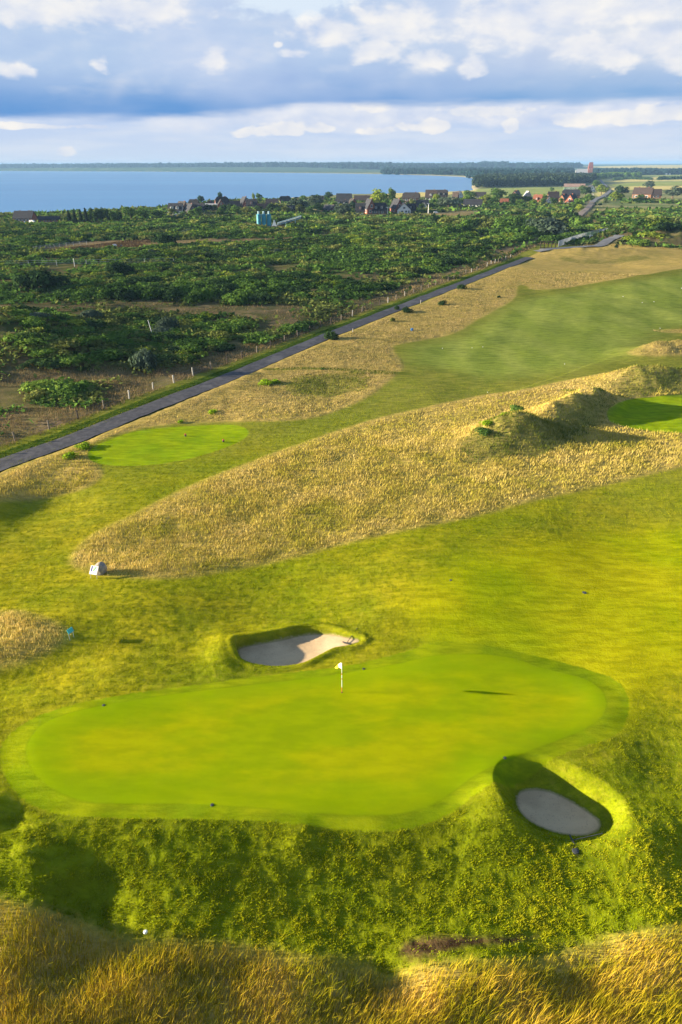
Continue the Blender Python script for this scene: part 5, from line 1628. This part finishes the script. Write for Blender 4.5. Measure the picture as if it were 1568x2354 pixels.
# flag
def golf_flag():
    p = ground_at(786, 1594)
    RED = paint('red_band', (0.62, 0.10, 0.03), 0.5, 0.05)
    t = thing('golf_flag', p, 'yellow and white golf flag on a red and white striped pole on the green', 'flag')
    H_ = 2.2
    segs = [(0.0, 0.40, RED), (0.40, 0.98, WHITEP), (0.98, 1.08, RED), (1.08, 1.32, WHITEP), (1.32, 1.46, RED), (1.46, H_, WHITEP)]
    mb = MB()
    for a, b, m_ in segs:
        mb.tube([(0, 0, a), (0, 0, b)], 0.016, m_, 8)
    mb.build('pole', t)
    m, g = new_mat('flag_cloth')
    q = g.sep(g.w(g.node('ShaderNodeTexCoord').outputs['Object']))
    col = g.mix(g.ss(q[0], -0.16, -0.23), (0.88, 0.84, 0.70), (0.85, 0.72, 0.02))
    g.bsdf(col, 0.7, None, 0.2)
    nx, nz = 16, 12; V = []; F = []
    for th in (0, 1):
        for i in range(nx):
            for j in range(nz):
                a = i / (nx - 1); b = j / (nz - 1)
                x_ = -0.40 * a * (0.62 + 0.38 * (1 - b)); droop = -0.30 * a * a * (0.4 + 0.8 * b)
                z_ = H_ - 0.03 - 0.40 * (1 - b) + droop + 0.03 * math.sin(a * 6)
                y_ = 0.05 * math.sin(a * 7 + b * 2) * a + 0.22 * a + th * 0.006
                V.append((x_ - 0.015, y_, z_))
        o_ = th * nx * nz
        for i in range(nx - 1):
            for j in range(nz - 1):
                f = (o_ + i * nz + j, o_ + (i + 1) * nz + j, o_ + (i + 1) * nz + j + 1, o_ + i * nz + j + 1)
                F.append(f if th else f[::-1])
    link('flag_cloth', mesh_np('flag_cloth', V, F, m, None, True), t)
    mb = MB()
    mb.tube([(0, 0, 0.004), (0, 0, 0.012)], 0.060, DARKM, 20)
    mb.build('hole_cup', t)


golf_flag()


def disc(px, py, r, h, mat, name, label, cat, group=None, cap=None):
    p = ground_at(px, py)
    t = thing(name, p, label, cat, 0, group)
    mb = MB(); mb.tube([(0, 0, -0.02), (0, 0, h), (0, 0, h + 0.01)], [r, r * 0.96, r * 0.7], mat, 16); mb.build('housing', t)
    mb = MB(); mb.tube([(0, 0, h + 0.005), (0, 0, h + 0.022)], r * 0.45, cap or mat, 12); mb.build('cap', t)
    return t


G_ = 'black sprinkler caps in the mown grass'
disc(239, 1623, 0.09, 0.02, DARKM, 'sprinkler_head', 'dark sprinkler cap at the upper left edge of the green', 'sprinkler', G_)
disc(488, 1852, 0.09, 0.02, DARKM, 'sprinkler_head', 'dark sprinkler cap at the lower edge of the green left of centre', 'sprinkler', G_)
disc(836, 1539, 0.09, 0.02, DARKM, 'sprinkler_head', 'dark sprinkler cap just right of the golf flag', 'sprinkler', G_)
disc(1160, 1744, 0.09, 0.02, DARKM, 'sprinkler_head', 'dark sprinkler cap on the lower right edge of the green above the oval bunker', 'sprinkler', G_)
disc(1343, 1362, 0.16, 0.02, DARKM, 'sprinkler_head', 'dark sprinkler cap in the bright mown grass at right', 'sprinkler', G_)
disc(1036, 1333, 0.10, 0.02, DARKM, 'sprinkler_head', 'small dark sprinkler cap above the bright mown grass', 'sprinkler', G_)
disc(1323, 1954, 0.16, 0.02, DARKM, 'drain_cover', 'dark drain cover in the sunlit rough below the oval bunker', 'cover')
for px, py, s_ in [(427, 1003, 'left'), (514, 1016, 'right')]:
    p = ground_at(px, py)
    t = thing('tee_marker', p, 'small red and white tee marker on the long tee, %s one of the pair' % s_, 'tee marker', 0, 'tee markers')
    RM = paint('red_marker', (0.5, 0.06, 0.05), 0.5, 0.05)
    mb = MB(); mb.tube([(0, 0, 0), (0, 0, 0.10), (0, 0, 0.20), (0, 0, 0.25)], [0.05, 0.12, 0.12, 0.04], DARKM, 14); mb.build('base', t)
    mb = MB(); mb.tube([(0, 0, 0.24), (0, 0, 0.32), (0, 0, 0.36)], [0.10, 0.10, 0.03], RM, 14); mb.build('cap', t)
for i, (px, py) in enumerate([(1017, 801), (1085, 800), (1110, 798), (1298, 837), (1121, 902), (1432, 682), (1476, 696), (1503, 694), (1566, 663), (1517, 755)]):
    p = ground_at(px, py)
    r = 0.05 * depth(p) / 105
    t = thing('practice_ball', p, ['white dot leftmost of three in a row on the fairway', 'white dot in the middle of three on the fairway', 'white dot rightmost of three in a row on the fairway', 'lone white dot low on the fairway right of centre', 'white dot at the edge where fairway meets the dune grass',
                                        'white dot high on the fairway, left of a close pair', 'left white dot of a close pair high on the fairway', 'right white dot of a close pair high on the fairway', 'white dot topmost on the fairway at the right edge', 'white dot near the grassy bank at the right'][i], 'ball', 0, 'white balls lying on the fairway')
    V = []; F = []
    for a in range(9):
        for b in range(12):
            th = math.pi * a / 8; ph = 2 * math.pi * b / 12
            V.append((r * math.sin(th) * math.cos(ph), r * math.sin(th) * math.sin(ph), r + r * math.cos(th)))
    for a in range(8):
        for b in range(12):
            F.append((a * 12 + b, (a + 1) * 12 + b, (a + 1) * 12 + (b + 1) % 12, a * 12 + (b + 1) % 12))
    link('ball', mesh_np('ball', V, F, WHITEP, None, True), t)


def rake(px, py, rz, label):
    p = ground_at(px, py)
    t = thing('bunker_rake', (p[0], p[1], p[2] + 0.05), label, 'rake', rz)
    mb = MB(); mb.tube([(0, 0, 0.02), (0.8, 0, 0.12), (1.5, 0, 0.22)], 0.022, DARKM, 7); mb.build('handle', t)
    mb = MB(); mb.box((0, 0, 0.03), (0.05, 0.6, 0.05), DARKM)
    for k in range(9): mb.box((0, -0.28 + k * 0.07, -0.02), (0.02, 0.02, 0.1), DARKM)
    mb.build('rake_head', t)


rake(797, 1476, R(62), 'dark rake lying with its handle up over the right tip of the long bunker')
rake(1318, 1919, R(8), 'dark rake lying at the near lip of the oval bunker')

p = ground_at(337, 2153)
o = link('white_stone', rock_mesh('white_stone', WHITEP, 3, n=12), None, (p[0], p[1], p[2] + 0.30)); o.scale = (0.10, 0.09, 0.08)
tag(o, 'white stone lying where the long foreground grass meets the rough', 'stone')
p = ground_at(947, 760)
t = thing('marker_box', p, 'small blue box in the dry grass right of the path', 'box')
mb = MB(); mb.box((0, 0, 0.2), (0.42, 0.3, 0.4), paint('blue_plastic', (0.06, 0.22, 0.50), 0.4, 0.05), 0.2, 0.92); mb.build('body', t)
mb = MB(); mb.box((0, 0, 0.43), (0.46, 0.34, 0.06), paint('blue_plastic', (0.06, 0.22, 0.50), 0.4, 0.05), 0.2); mb.build('lid', t)
for px, py, lab in [(967, 697, 'short pale marker post on the right edge of the path between the bushes'), (811, 764, 'short pale marker post where the mown line meets the path')]:
    p = ground_at(px, py); mb = MB(); mb.tube([(0, 0, -0.2), (0.02, 0, 0.7), (0.02, 0, 0.75)], [0.07, 0.07, 0.03], WOODP, 8)
    o = mb.build('marker_post', None, p); tag(o, lab, 'post')
p = ground_at(345, 770); mb = MB(); mb.tube([(0.5, 0, -0.2), (0, 0, 2.6), (-0.02, 0, 2.7)], [0.06, 0.06, 0.03], WHITEP, 8)
tag(mb.build('leaning_post', None, p), 'thin white leaning post in the scrub left of the brown clearing', 'post')
p = ground_at(172, 612); mb = MB(); mb.tube([(0, 0, -0.2), (0, 0, 2.2), (0, 0, 2.3)], [0.09, 0.09, 0.04], WHITEP, 8)
tag(mb.build('white_post', None, p), 'white upright post standing at the fence across the left scrub', 'post')


def lamp_post(px, ytop, ybase, label, arm=True):
    p = ground_at(px, ybase); u = depth(p) / FP; H_ = (ybase - ytop) * u
    t = thing('street_lamp', p, label, 'lamp post')
    mb = MB(); mb.tube([(0, 0, -0.5), (0, 0, H_ * 0.5), (0, 0, H_)], [0.24, 0.2, 0.15], WHITEP, 8); mb.build('pole', t)
    mb = MB(); mb.box((-0.3, 0, H_ + 0.05), (1.5, 0.5, 0.3), WHITEP); mb.build('lamp_head', t)


lamp_post(984.4, 470, 490, 'white lamp post standing clear in front of the village scrub, right of the white cottage')
lamp_post(891, 478, 491, 'white lamp post right of the dark hipped house')
lamp_post(626, 471, 483, 'thin white pole above the rightmost silo')
lamp_post(1488, 439, 456, 'white pole in front of the orange brick farmhouse')
lamp_post(1005, 462, 470, 'short lamp post in front of the thatched pair by the water')
lamp_post(1362, 447, 459, 'pale pole beside the road into the village')


def car(px, py, wpx, col, label, van=False, yaw=0.0):
    p = ground_at(px, py); u = depth(p) / FP; L = wpx * u
    t = thing('parked_van' if van else 'parked_car', p, label, 'van' if van else 'car', yaw)
    pm = paint('car_' + col, {'white': (0.75, 0.75, 0.75), 'blue': (0.30, 0.45, 0.62), 'dark': (0.04, 0.045, 0.05)}[col], 0.3, 0.03, 1, 0.6)
    W = L * 0.4; H_ = L * (0.42 if van else 0.32)
    prof = [(-.5, .12), (-.5, .5), (-.42, .98), (.2, 1.0), (.34, .62), (.49, .52), (.5, .12)] if van else [(-.5, .15), (-.5, .55), (-.36, .6), (-.26, .98), (.12, 1.0), (.27, .6), (.48, .5), (.5, .15)]
    mb = MB(); n = len(prof)
    pts = [(a * L, s * W / 2 * (0.86 if b > .7 else 1), b * H_) for s in (-1, 1) for a, b in prof]
    mb.poly(pts, [tuple(range(n)), tuple(reversed(range(n, 2 * n)))] + [(i, n + i, n + (i + 1) % n, (i + 1) % n) for i in range(n)], pm)
    mb.build('body', t)
    mb = MB()
    mb.box((-0.08 * L, 0, 0.78 * H_), (0.36 * L, W * 0.93, 0.22 * H_), GLASS); mb.build('side_windows', t)
    for a in (-.3, .32):
        for s in (-1, 1):
            mb = MB(); c = Vector((a * L, s * W * 0.46, 0.07 * L)); mb.tube([c - Vector((0, .1, 0)), c + Vector((0, .1, 0))], 0.07 * L, DARKM, 12); mb.build('wheel', t)


car(59, 511.5, 8, 'blue', 'pale blue car parked before the red shore house', False, -0.2)
car(75, 512, 14, 'white', 'white van parked between the red shore house and its outbuilding', True, -0.3)
car(264, 565, 9, 'white', 'left one of two white vans on the pale track behind the scrub', True)
car(279, 565.5, 7, 'dark', 'dark car right beside the left white van behind the scrub', False)
car(405, 494, 9, 'white', 'white car parked by the leftmost house of the shoreside row')
car(832, 494, 9, 'white', 'white car parked before the brick row house', False, 0.2)
car(810, 494.5, 7, 'blue', 'pale blue car left of the white car in the village')
car(1002, 490, 10, 'white', 'white van parked right of the lamp post', True)
car(1392, 453, 5, 'white', 'white car driving on the road into the village', False, 1.2)

def add_shade_cloud():
    """thin vapour added out of view at left to shade the scrub and the far fairway"""
    m, g = new_mat('shade_cloud_vapour')
    a = g.node('ShaderNodeBsdfDiffuse'); a.inputs[0].default_value = (0.85, 0.87, 0.9, 1)
    b = g.node('ShaderNodeBsdfTransparent')
    mx = g.node('ShaderNodeMixShader'); mx.inputs[0].default_value = 0.14
    g.nt.links.new(b.outputs[0], mx.inputs[1]); g.nt.links.new(a.outputs[0], mx.inputs[2]); g.out(mx.outputs[0])
    n = 40; V = []; F = []
    for i in range(n + 1):
        th = math.pi * i / n
        for j in range(2 * n):
            ph = math.pi * j / n
            V.append((math.sin(th) * math.cos(ph), math.sin(th) * math.sin(ph), math.cos(th)))
    V = np.array(V)
    f = 0.75 + 0.55 * fbm(V[:, 0] * 2.2 + 5, V[:, 1] * 2.2 + V[:, 2] * 3, 77, 4)
    V = V * f[:, None] * np.array([420, 105, 26])
    V[:, 2] = np.maximum(V[:, 2], -12)
    for i in range(n):
        for j in range(2 * n):
            F.append((i * 2 * n + j, (i + 1) * 2 * n + j, (i + 1) * 2 * n + (j + 1) % (2 * n), i * 2 * n + (j + 1) % (2 * n)))
    c = Vector((0, 215, 0)) + SUN_DIR * 4000  # added unseen, on the line from the sun to the scrub it shades
    tag(link('added_shade_cloud', mesh_np('added_shade_cloud', V, F, m, None, True), None, c), kind='structure')


add_shade_cloud()

# ------------------------------------------------------------------ trees and thickets
for a in [
    (866, 478, 44, 40, 'lime', 'broad sunlit lime-green tree in the middle of the village'),
    (900, 468, 20, 34, 'lime', 'slim light tree rising against the water beside the broad lime one'),
    (884, 474, 26, 28, 'green', 'darker tree between the two light village trees'),
    (690, 486, 56, 30, 'silver', 'wide silvery willow right of the black house'),
    (724, 478, 44, 26, 'silver', 'silvery willow with a round top before the water'),
    (790, 496, 44, 26, 'silver', 'silvery willow in front of the village front row'),
    (1030, 480, 56, 24, 'silver', 'silvery willow left of the dark bungalow'),
    (508, 462, 14, 20, 'dark', 'dark tree against the water beside the thatched house'),
    (461, 468, 20, 18, 'dark', 'dark tree among the roofs of the shoreside row'),
    (583, 462, 7, 18, 'lime', 'slim pale poplar against the water'),
    (595, 468, 18, 22, 'green', 'green tree right of the slim poplar'),
    (755, 460, 26, 18, 'dark', 'dark tree against the water left of the steep slate roof'),
    (730, 462, 20, 14, 'green', 'green tree on the shore above the silvery willow'),
    (700, 462, 24, 12, 'green', 'low green tree on the shore line'),
    (626, 487, 30, 18, 'dark', 'dark tree behind the silos'),
    (660, 490, 22, 12, 'dark', 'dark low tree right behind the silos'),
    (302, 506, 40, 30, 'green', 'dark green round tree on the shore right of the conifers'),
    (332, 504, 36, 24, 'green', 'green tree on the shore, second right of the conifers'),
    (366, 502, 34, 20, 'green', 'green tree on the shore left of the shoreside row'),
    (1002, 462, 22, 16, 'lime', 'small lime tree before the pair of row houses'),
    (1078, 462, 36, 22, 'green', 'green tree right of the white beach gable'),
    (1068, 466, 16, 14, 'lime', 'lime green tree just right of the white beach gable'),
    (1145, 462, 44, 28, 'green', 'large green tree before the pale field'),
    (1118, 470, 34, 22, 'lime', 'light green tree right of the bungalow'),
    (1180, 466, 50, 20, 'dark', 'dark wide tree crown behind the orange roof'),
    (1216, 466, 30, 14, 'dark', 'dark tree left of the orange roof'),
    (1250, 466, 18, 18, 'green', 'green tree right of the orange roof'),
    (1344, 452, 34, 24, 'dark', 'dark round tree in front of the white road house'),
    (1352, 466, 24, 20, 'green', 'green tree below the white road house'),
    (1382, 448, 30, 22, 'lime', 'light green tree beside the upper road'),
    (1366, 432, 26, 16, 'green', 'green tree behind the white road house'),
    (1268, 440, 12, 9, 'green', 'lone round tree standing in the pale field'),
    (1430, 450, 36, 22, 'dark', 'dark trees edge left of the orange farmhouse'),
    (1490, 436, 26, 18, 'silver', 'greyish tree behind the farmhouse roof'),
    (1545, 456, 52, 26, 'silver', 'silvery tree right of the orange farmhouse'),
    (1475, 462, 30, 14, 'green', 'green tree in front of the farmhouse wall'),
    (1415, 462, 34, 20, 'lime', 'light green tree left of the farmhouse near the road'),
    (1330, 486, 24, 16, 'lime', 'light green tree beside the brick road'),
]:
    tree(*a)
for i, (px, hh) in enumerate([(161, 22), (174, 23), (188, 26), (200, 27), (213, 28), (226, 27), (238, 28), (250, 26), (262, 25), (274, 22)]):
    tree(px, 512 + (i % 3), 20, hh + 5, 'pine' if i < 4 else 'dark', 'dark conifer in the shore clump, %s from the left' % ordn[i] if i < 4 else 'dark tree in the shore clump right of the conifers, %s from its left end' % ordn[i], 'dark tree clump on the left shore')

# filler trees between the village houses
vt = [(x_, y_) for x_, y_ in zip(np.linspace(400, 1330, 64), [0] * 64)]
for i, (px, _) in enumerate(vt):
    f = (px - 400) / 930
    py = np.interp(px, [400, 600, 760, 900, 1100, 1330], [494, 488, 484, 480, 470, 470]) + random.uniform(-5, 9)
    p = ground_at(px + random.uniform(-6, 6), py)
    if not clear_of(np.array([p[0]]), np.array([p[1] + 0.0]))[0]:
        continue
    tree_at(p, random.uniform(4.5, 8), random.uniform(3.5, 6.0), random.choice(['green', 'dark', 'green', 'olive']), 'garden tree growing among the village houses', 'garden trees among the village houses')


Z['clear'] = [world_poly(q, n=2) for q in [
    [(1228, 579), (1245, 560), (1285, 556), (1320, 543), (1400, 528), (1475, 528), (1480, 560), (1290, 574)],
    [(1312, 514), (1330, 480), (1360, 460), (1400, 436), (1412, 440), (1380, 470), (1352, 500), (1338, 522)],
    [(582, 518), (640, 518), (700, 508), (700, 526), (640, 531), (582, 531)],
    [(985, 484), (1115, 484), (1115, 508), (985, 511)],
    [(28, 506), (142, 506), (146, 521), (24, 522)],
    [(385, 488), (500, 482), (640, 476), (690, 478), (690, 492), (600, 492), (500, 496), (385, 504)],
    [(800, 490), (960, 488), (1000, 488), (1000, 499), (800, 502)],
    [(1440, 455), (1530, 455), (1530, 464), (1440, 464)],
]]


def shrubland():
    # candidate spots over the heath
    n = 110000
    r = np.sqrt(rng.uniform(75 ** 2, 660 ** 2, n)); a = np.radians(rng.uniform(-33, 33, n))
    x = r * np.sin(a); y = r * np.cos(a)
    # behind the right-hand dunes the scrub is sparser
    hz = zone('heath', x, y, 30.0); op = zone('open', x, y, 14.0); sea = coast(x, y)
    fld = np.minimum(zone('fieldG', x, y), zone('fieldY', x, y))
    tx = (x / np.maximum(y, 1))
    low = fbm(x / 22, y / 22, 81, 4)
    dens = sstep(0.425, 0.57, low + 0.12 * sstep(170, 300, r) - 0.03)
    dens = dens * sstep(0.5, 4.0, op + (fbm(x / 4, y / 4, 83, 2) - 0.5) * 7)
    ok = (hz < -2.5) & (zone('clear', x, y, 5.0) > 0) & (sea > 6) & (fld > 3) & (rng.uniform(0, 1, n) < dens)
    roads = [([(1224, 580), (1270, 574), (1340, 569), (1380, 566), (1402, 554), (1430, 542)], 6), ([(1318, 508), (1335, 492), (1352, 478), (1361, 465), (1385, 452), (1394, 446), (1400, 439), (1392, 428), (1384, 419)], 9),
             ([(1283, 567), (1318, 555), (1352, 545), (1395, 536)], 5), ([(1358, 548), (1400, 545), (1440, 545)], 9)]
    for pts, w_ in roads:
        q = world_poly(pts, n=40, closed=False)
        d = np.full(n, 1e9)
        for px_, py_ in q: d = np.minimum(d, (x - px_) ** 2 + (y - py_) ** 2)
        ok &= d > w_ ** 2
    ok &= clear_of(x, y)
    # keep the view of the village free right in front of it
    # poisson-like thinning
    x, y, r = x[ok], y[ok], r[ok]
    size = (0.8 + 1.9 * rng.uniform(0, 1, len(x)) ** 1.5) * (0.8 + 0.5 * sstep(150, 350, r)) * (0.7 + 0.7 * fbm(x / 35, y / 35, 85, 2)) * (1 - 0.5 * sstep(330, 430, r))
    cell = {}
    sel = []
    for i in rng.permutation(len(x)):
        k = (int(x[i] // 2.3), int(y[i] // 2.3)); c = cell.get(k, 0)
        if c < 1: cell[k] = 1; sel.append(i)
    sel = np.array(sel)
    x, y, r, size = x[sel], y[sel], r[sel], size[sel]
    print('shrub spots', len(x))
    # the largest in view are shrubs of their own
    vis = np.abs(np.degrees(np.arctan2(x, y))) < 25.5
    score = np.where(vis, size / r, 0)
    order = np.argsort(-score)
    own = order[:250]; rest = order[250:6200]
    kinds = rng.choice(['green', 'green', 'dark', 'olive', 'lime', 'silver'], len(own), p=[.36, .22, .18, .14, .08, .02])
    lab = {'green': 'leafy green shrub in the scrub left of the asphalt path', 'dark': 'dark shrub in the scrub left of the asphalt path', 'olive': 'brownish olive shrub in the scrub left of the asphalt path', 'lime': 'light green shrub in the scrub left of the asphalt path', 'silver': 'pale silvery shrub in the scrub left of the asphalt path'}
    zo = hfull(x[own], y[own])
    for j, i in enumerate(own):
        k = str(kinds[j])
        o = link('shrub', random.choice(SHRUB[k]), None, (x[i], y[i], zo[j] - 0.1), random.uniform(0, 6.28))
        s = size[i] * 1.45
        o.scale = (s * random.uniform(0.9, 1.4), s * random.uniform(0.9, 1.4), s * random.uniform(0.55, 0.9))
        tag(o, lab[k], 'shrub', k + ' shrubs in the scrub')
    # the rest: one thicket per leaf colour
    x, y, r, size = x[rest], y[rest], r[rest], size[rest]
    z = hfull(x, y)
    kk = rng.choice(4, len(x), p=[.5, .24, .18, .08])
    for q, k in enumerate(('green', 'dark', 'olive', 'lime')):
        m = kk == q
        X, Y, Zz, S, Rr = x[m], y[m], z[m], size[m] * 1.35, r[m]
        cnt = 130
        base, Nn = leaf_points(lobes_shrub(9, 7 + q), cnt * len(X), rag=0.35)
        id_ = np.repeat(np.arange(len(X)), cnt)
        rot_ = rng.uniform(0, 6.28, len(X))[id_]
        bx = base[:, 0] * np.cos(rot_) - base[:, 1] * np.sin(rot_); by = base[:, 0] * np.sin(rot_) + base[:, 1] * np.cos(rot_)
        C = np.stack([X[id_] + bx * S[id_], Y[id_] + by * S[id_], Zz[id_] + base[:, 2] * S[id_] * 0.8], 1)
        ls = 0.115 * S[id_] * rng.uniform(0.6, 1.4, len(id_))
        V, F = quads(C, Nn, ls)
        me = mesh_np('scrub_thicket', V, F, LEAF[k], {'rnd': np.repeat((rng.uniform(0, 1, len(X))[id_] * 0.5 + rng.uniform(0, 1, len(id_)) * 0.5), 4)})
        tag(link('scrub_thicket', me), kind='stuff')


shrubland()


def ground_scrub():
    """low brambles between the shrubs"""
    n = 260000
    s = 80 * (700 / 80) ** rng.uniform(0, 1, n); a = np.radians(rng.uniform(-33, 33, n))
    x = s * np.sin(a); y = s * np.cos(a)
    hz = zone('heath', x, y, 30.0); op = zone('open', x, y, 14.0)
    dens = sstep(0.40, 0.55, fbm(x / 9, y / 9, 91, 4)) * sstep(-4.0, 3.0, op + (fbm(x / 3, y / 3, 93, 2) - 0.5) * 7)
    ok = (hz < -1.5) & (rng.uniform(0, 1, n) < dens) & clear_of(x, y) & (coast(x, y) > 8) & (zone('fieldG', x, y) > 0) & (zone('fieldY', x, y) > 0)
    for pts, w_ in [([(1224, 580), (1270, 574), (1340, 569), (1380, 566), (1402, 554), (1430, 542)], 4), ([(1318, 508), (1335, 492), (1352, 478), (1361, 465), (1385, 452), (1394, 446), (1400, 439), (1392, 428), (1384, 419)], 7)]:
        for px_, py_ in world_poly(pts, n=30, closed=False): ok &= (x - px_) ** 2 + (y - py_) ** 2 > w_ ** 2
    x, y, s = x[ok], y[ok], s[ok]
    hh = 0.15 + 0.9 * fbm(x / 4, y / 4, 95, 3) * rng.uniform(0.3, 1, len(x))
    C = np.stack([x, y, hfull(x, y) + hh], 1)
    Nn = rng.normal(size=(len(x), 3)) * 0.6 + np.array([0, 0, 1.0]); Nn /= np.linalg.norm(Nn, axis=1)[:, None]
    V, F = quads(C, Nn, 0.0032 * s * rng.uniform(0.5, 1.5, len(x)))
    me = mesh_np('bramble_cover', V, F, LEAF['olive'], {'rnd': np.repeat(rng.uniform(0, 1, len(x)), 4)})
    me.materials.append(LEAF['green'])
    mi = np.where(fbm(x / 15, y / 15, 97, 3) + rng.normal(0, 0.05, len(x)) > 0.47, 1, 0).astype(np.int32)
    me.polygons.foreach_set('material_index', mi)
    tag(link('bramble_cover', me), kind='stuff')


ground_scrub()


def wood(name, outline, n, hgt, rad, leaf, mat, label=None, per=60, z=None, tall=True):
    """a far wood that reads as one mass"""
    P_ = np.array(outline, float)
    Wp = unproj(P_[:, 0], P_[:, 1], z)[:, :2]
    lo, hi = Wp.min(0), Wp.max(0)
    x = rng.uniform(lo[0], hi[0], n * 14); y = rng.uniform(lo[1], hi[1], n * 14)
    ins = sdf(Wp, x, y, 1e5) < 0
    x, y = x[ins][:n], y[ins][:n]
    if len(x) == 0: return
    z_ = hfull(x, y)
    H_ = hgt * (0.75 + 0.5 * fbm(x / (rad * 8), y / (rad * 8), 33, 3)) * rng.uniform(0.8, 1.15, len(x))
    id_ = np.repeat(np.arange(len(x)), per)
    m = len(id_)
    t = rng.uniform(0.05, 1, m) ** 0.7
    a = rng.uniform(0, 6.28, m)
    q = rad * np.sqrt(np.maximum(1 - ((t - 0.45) / 0.58) ** 2, 0.02)) * rng.uniform(0.7, 1.05, m)
    C = np.stack([x[id_] + q * np.cos(a), y[id_] + q * np.sin(a), z_[id_] + t * H_[id_]], 1)
    Nn = np.stack([np.cos(a), np.sin(a), (t - 0.4) * 1.6], 1) + rng.normal(size=(m, 3)) * 0.4
    Nn /= np.linalg.norm(Nn, axis=1)[:, None]
    V, F = quads(C, Nn, leaf * rng.uniform(0.6, 1.4, m))
    tag(link(name, mesh_np(name, V, F, mat, {'rnd': np.repeat(rng.uniform(0, 1, len(x))[id_] * 0.6 + rng.uniform(0, .4, m), 4)})), kind='stuff')


wood('pine_wood', [(1090, 432), (1180, 430), (1290, 428), (1364, 420), (1368, 412), (1300, 411), (1180, 414), (1105, 418), (1088, 424)], 1500, 12, 3.8, 1.5, LEAF['pine'], per=70)
wood('field_trees', [(1366, 416), (1400, 408), (1470, 408), (1470, 405), (1400, 404), (1366, 408)], 160, 9, 6, 2.2, LEAF['green'], per=50)
wood('hedge', [(1410, 415), (1440, 412), (1497, 413.5), (1497, 412.2), (1440, 410), (1412, 412)], 160, 3.0, 4, 1.4, LEAF['dark'], per=30)
wood('hedge', [(1512, 414), (1568, 412), (1700, 411), (1700, 409), (1568, 410), (1512, 412)], 200, 5.0, 5, 1.8, LEAF['dark'], per=30)
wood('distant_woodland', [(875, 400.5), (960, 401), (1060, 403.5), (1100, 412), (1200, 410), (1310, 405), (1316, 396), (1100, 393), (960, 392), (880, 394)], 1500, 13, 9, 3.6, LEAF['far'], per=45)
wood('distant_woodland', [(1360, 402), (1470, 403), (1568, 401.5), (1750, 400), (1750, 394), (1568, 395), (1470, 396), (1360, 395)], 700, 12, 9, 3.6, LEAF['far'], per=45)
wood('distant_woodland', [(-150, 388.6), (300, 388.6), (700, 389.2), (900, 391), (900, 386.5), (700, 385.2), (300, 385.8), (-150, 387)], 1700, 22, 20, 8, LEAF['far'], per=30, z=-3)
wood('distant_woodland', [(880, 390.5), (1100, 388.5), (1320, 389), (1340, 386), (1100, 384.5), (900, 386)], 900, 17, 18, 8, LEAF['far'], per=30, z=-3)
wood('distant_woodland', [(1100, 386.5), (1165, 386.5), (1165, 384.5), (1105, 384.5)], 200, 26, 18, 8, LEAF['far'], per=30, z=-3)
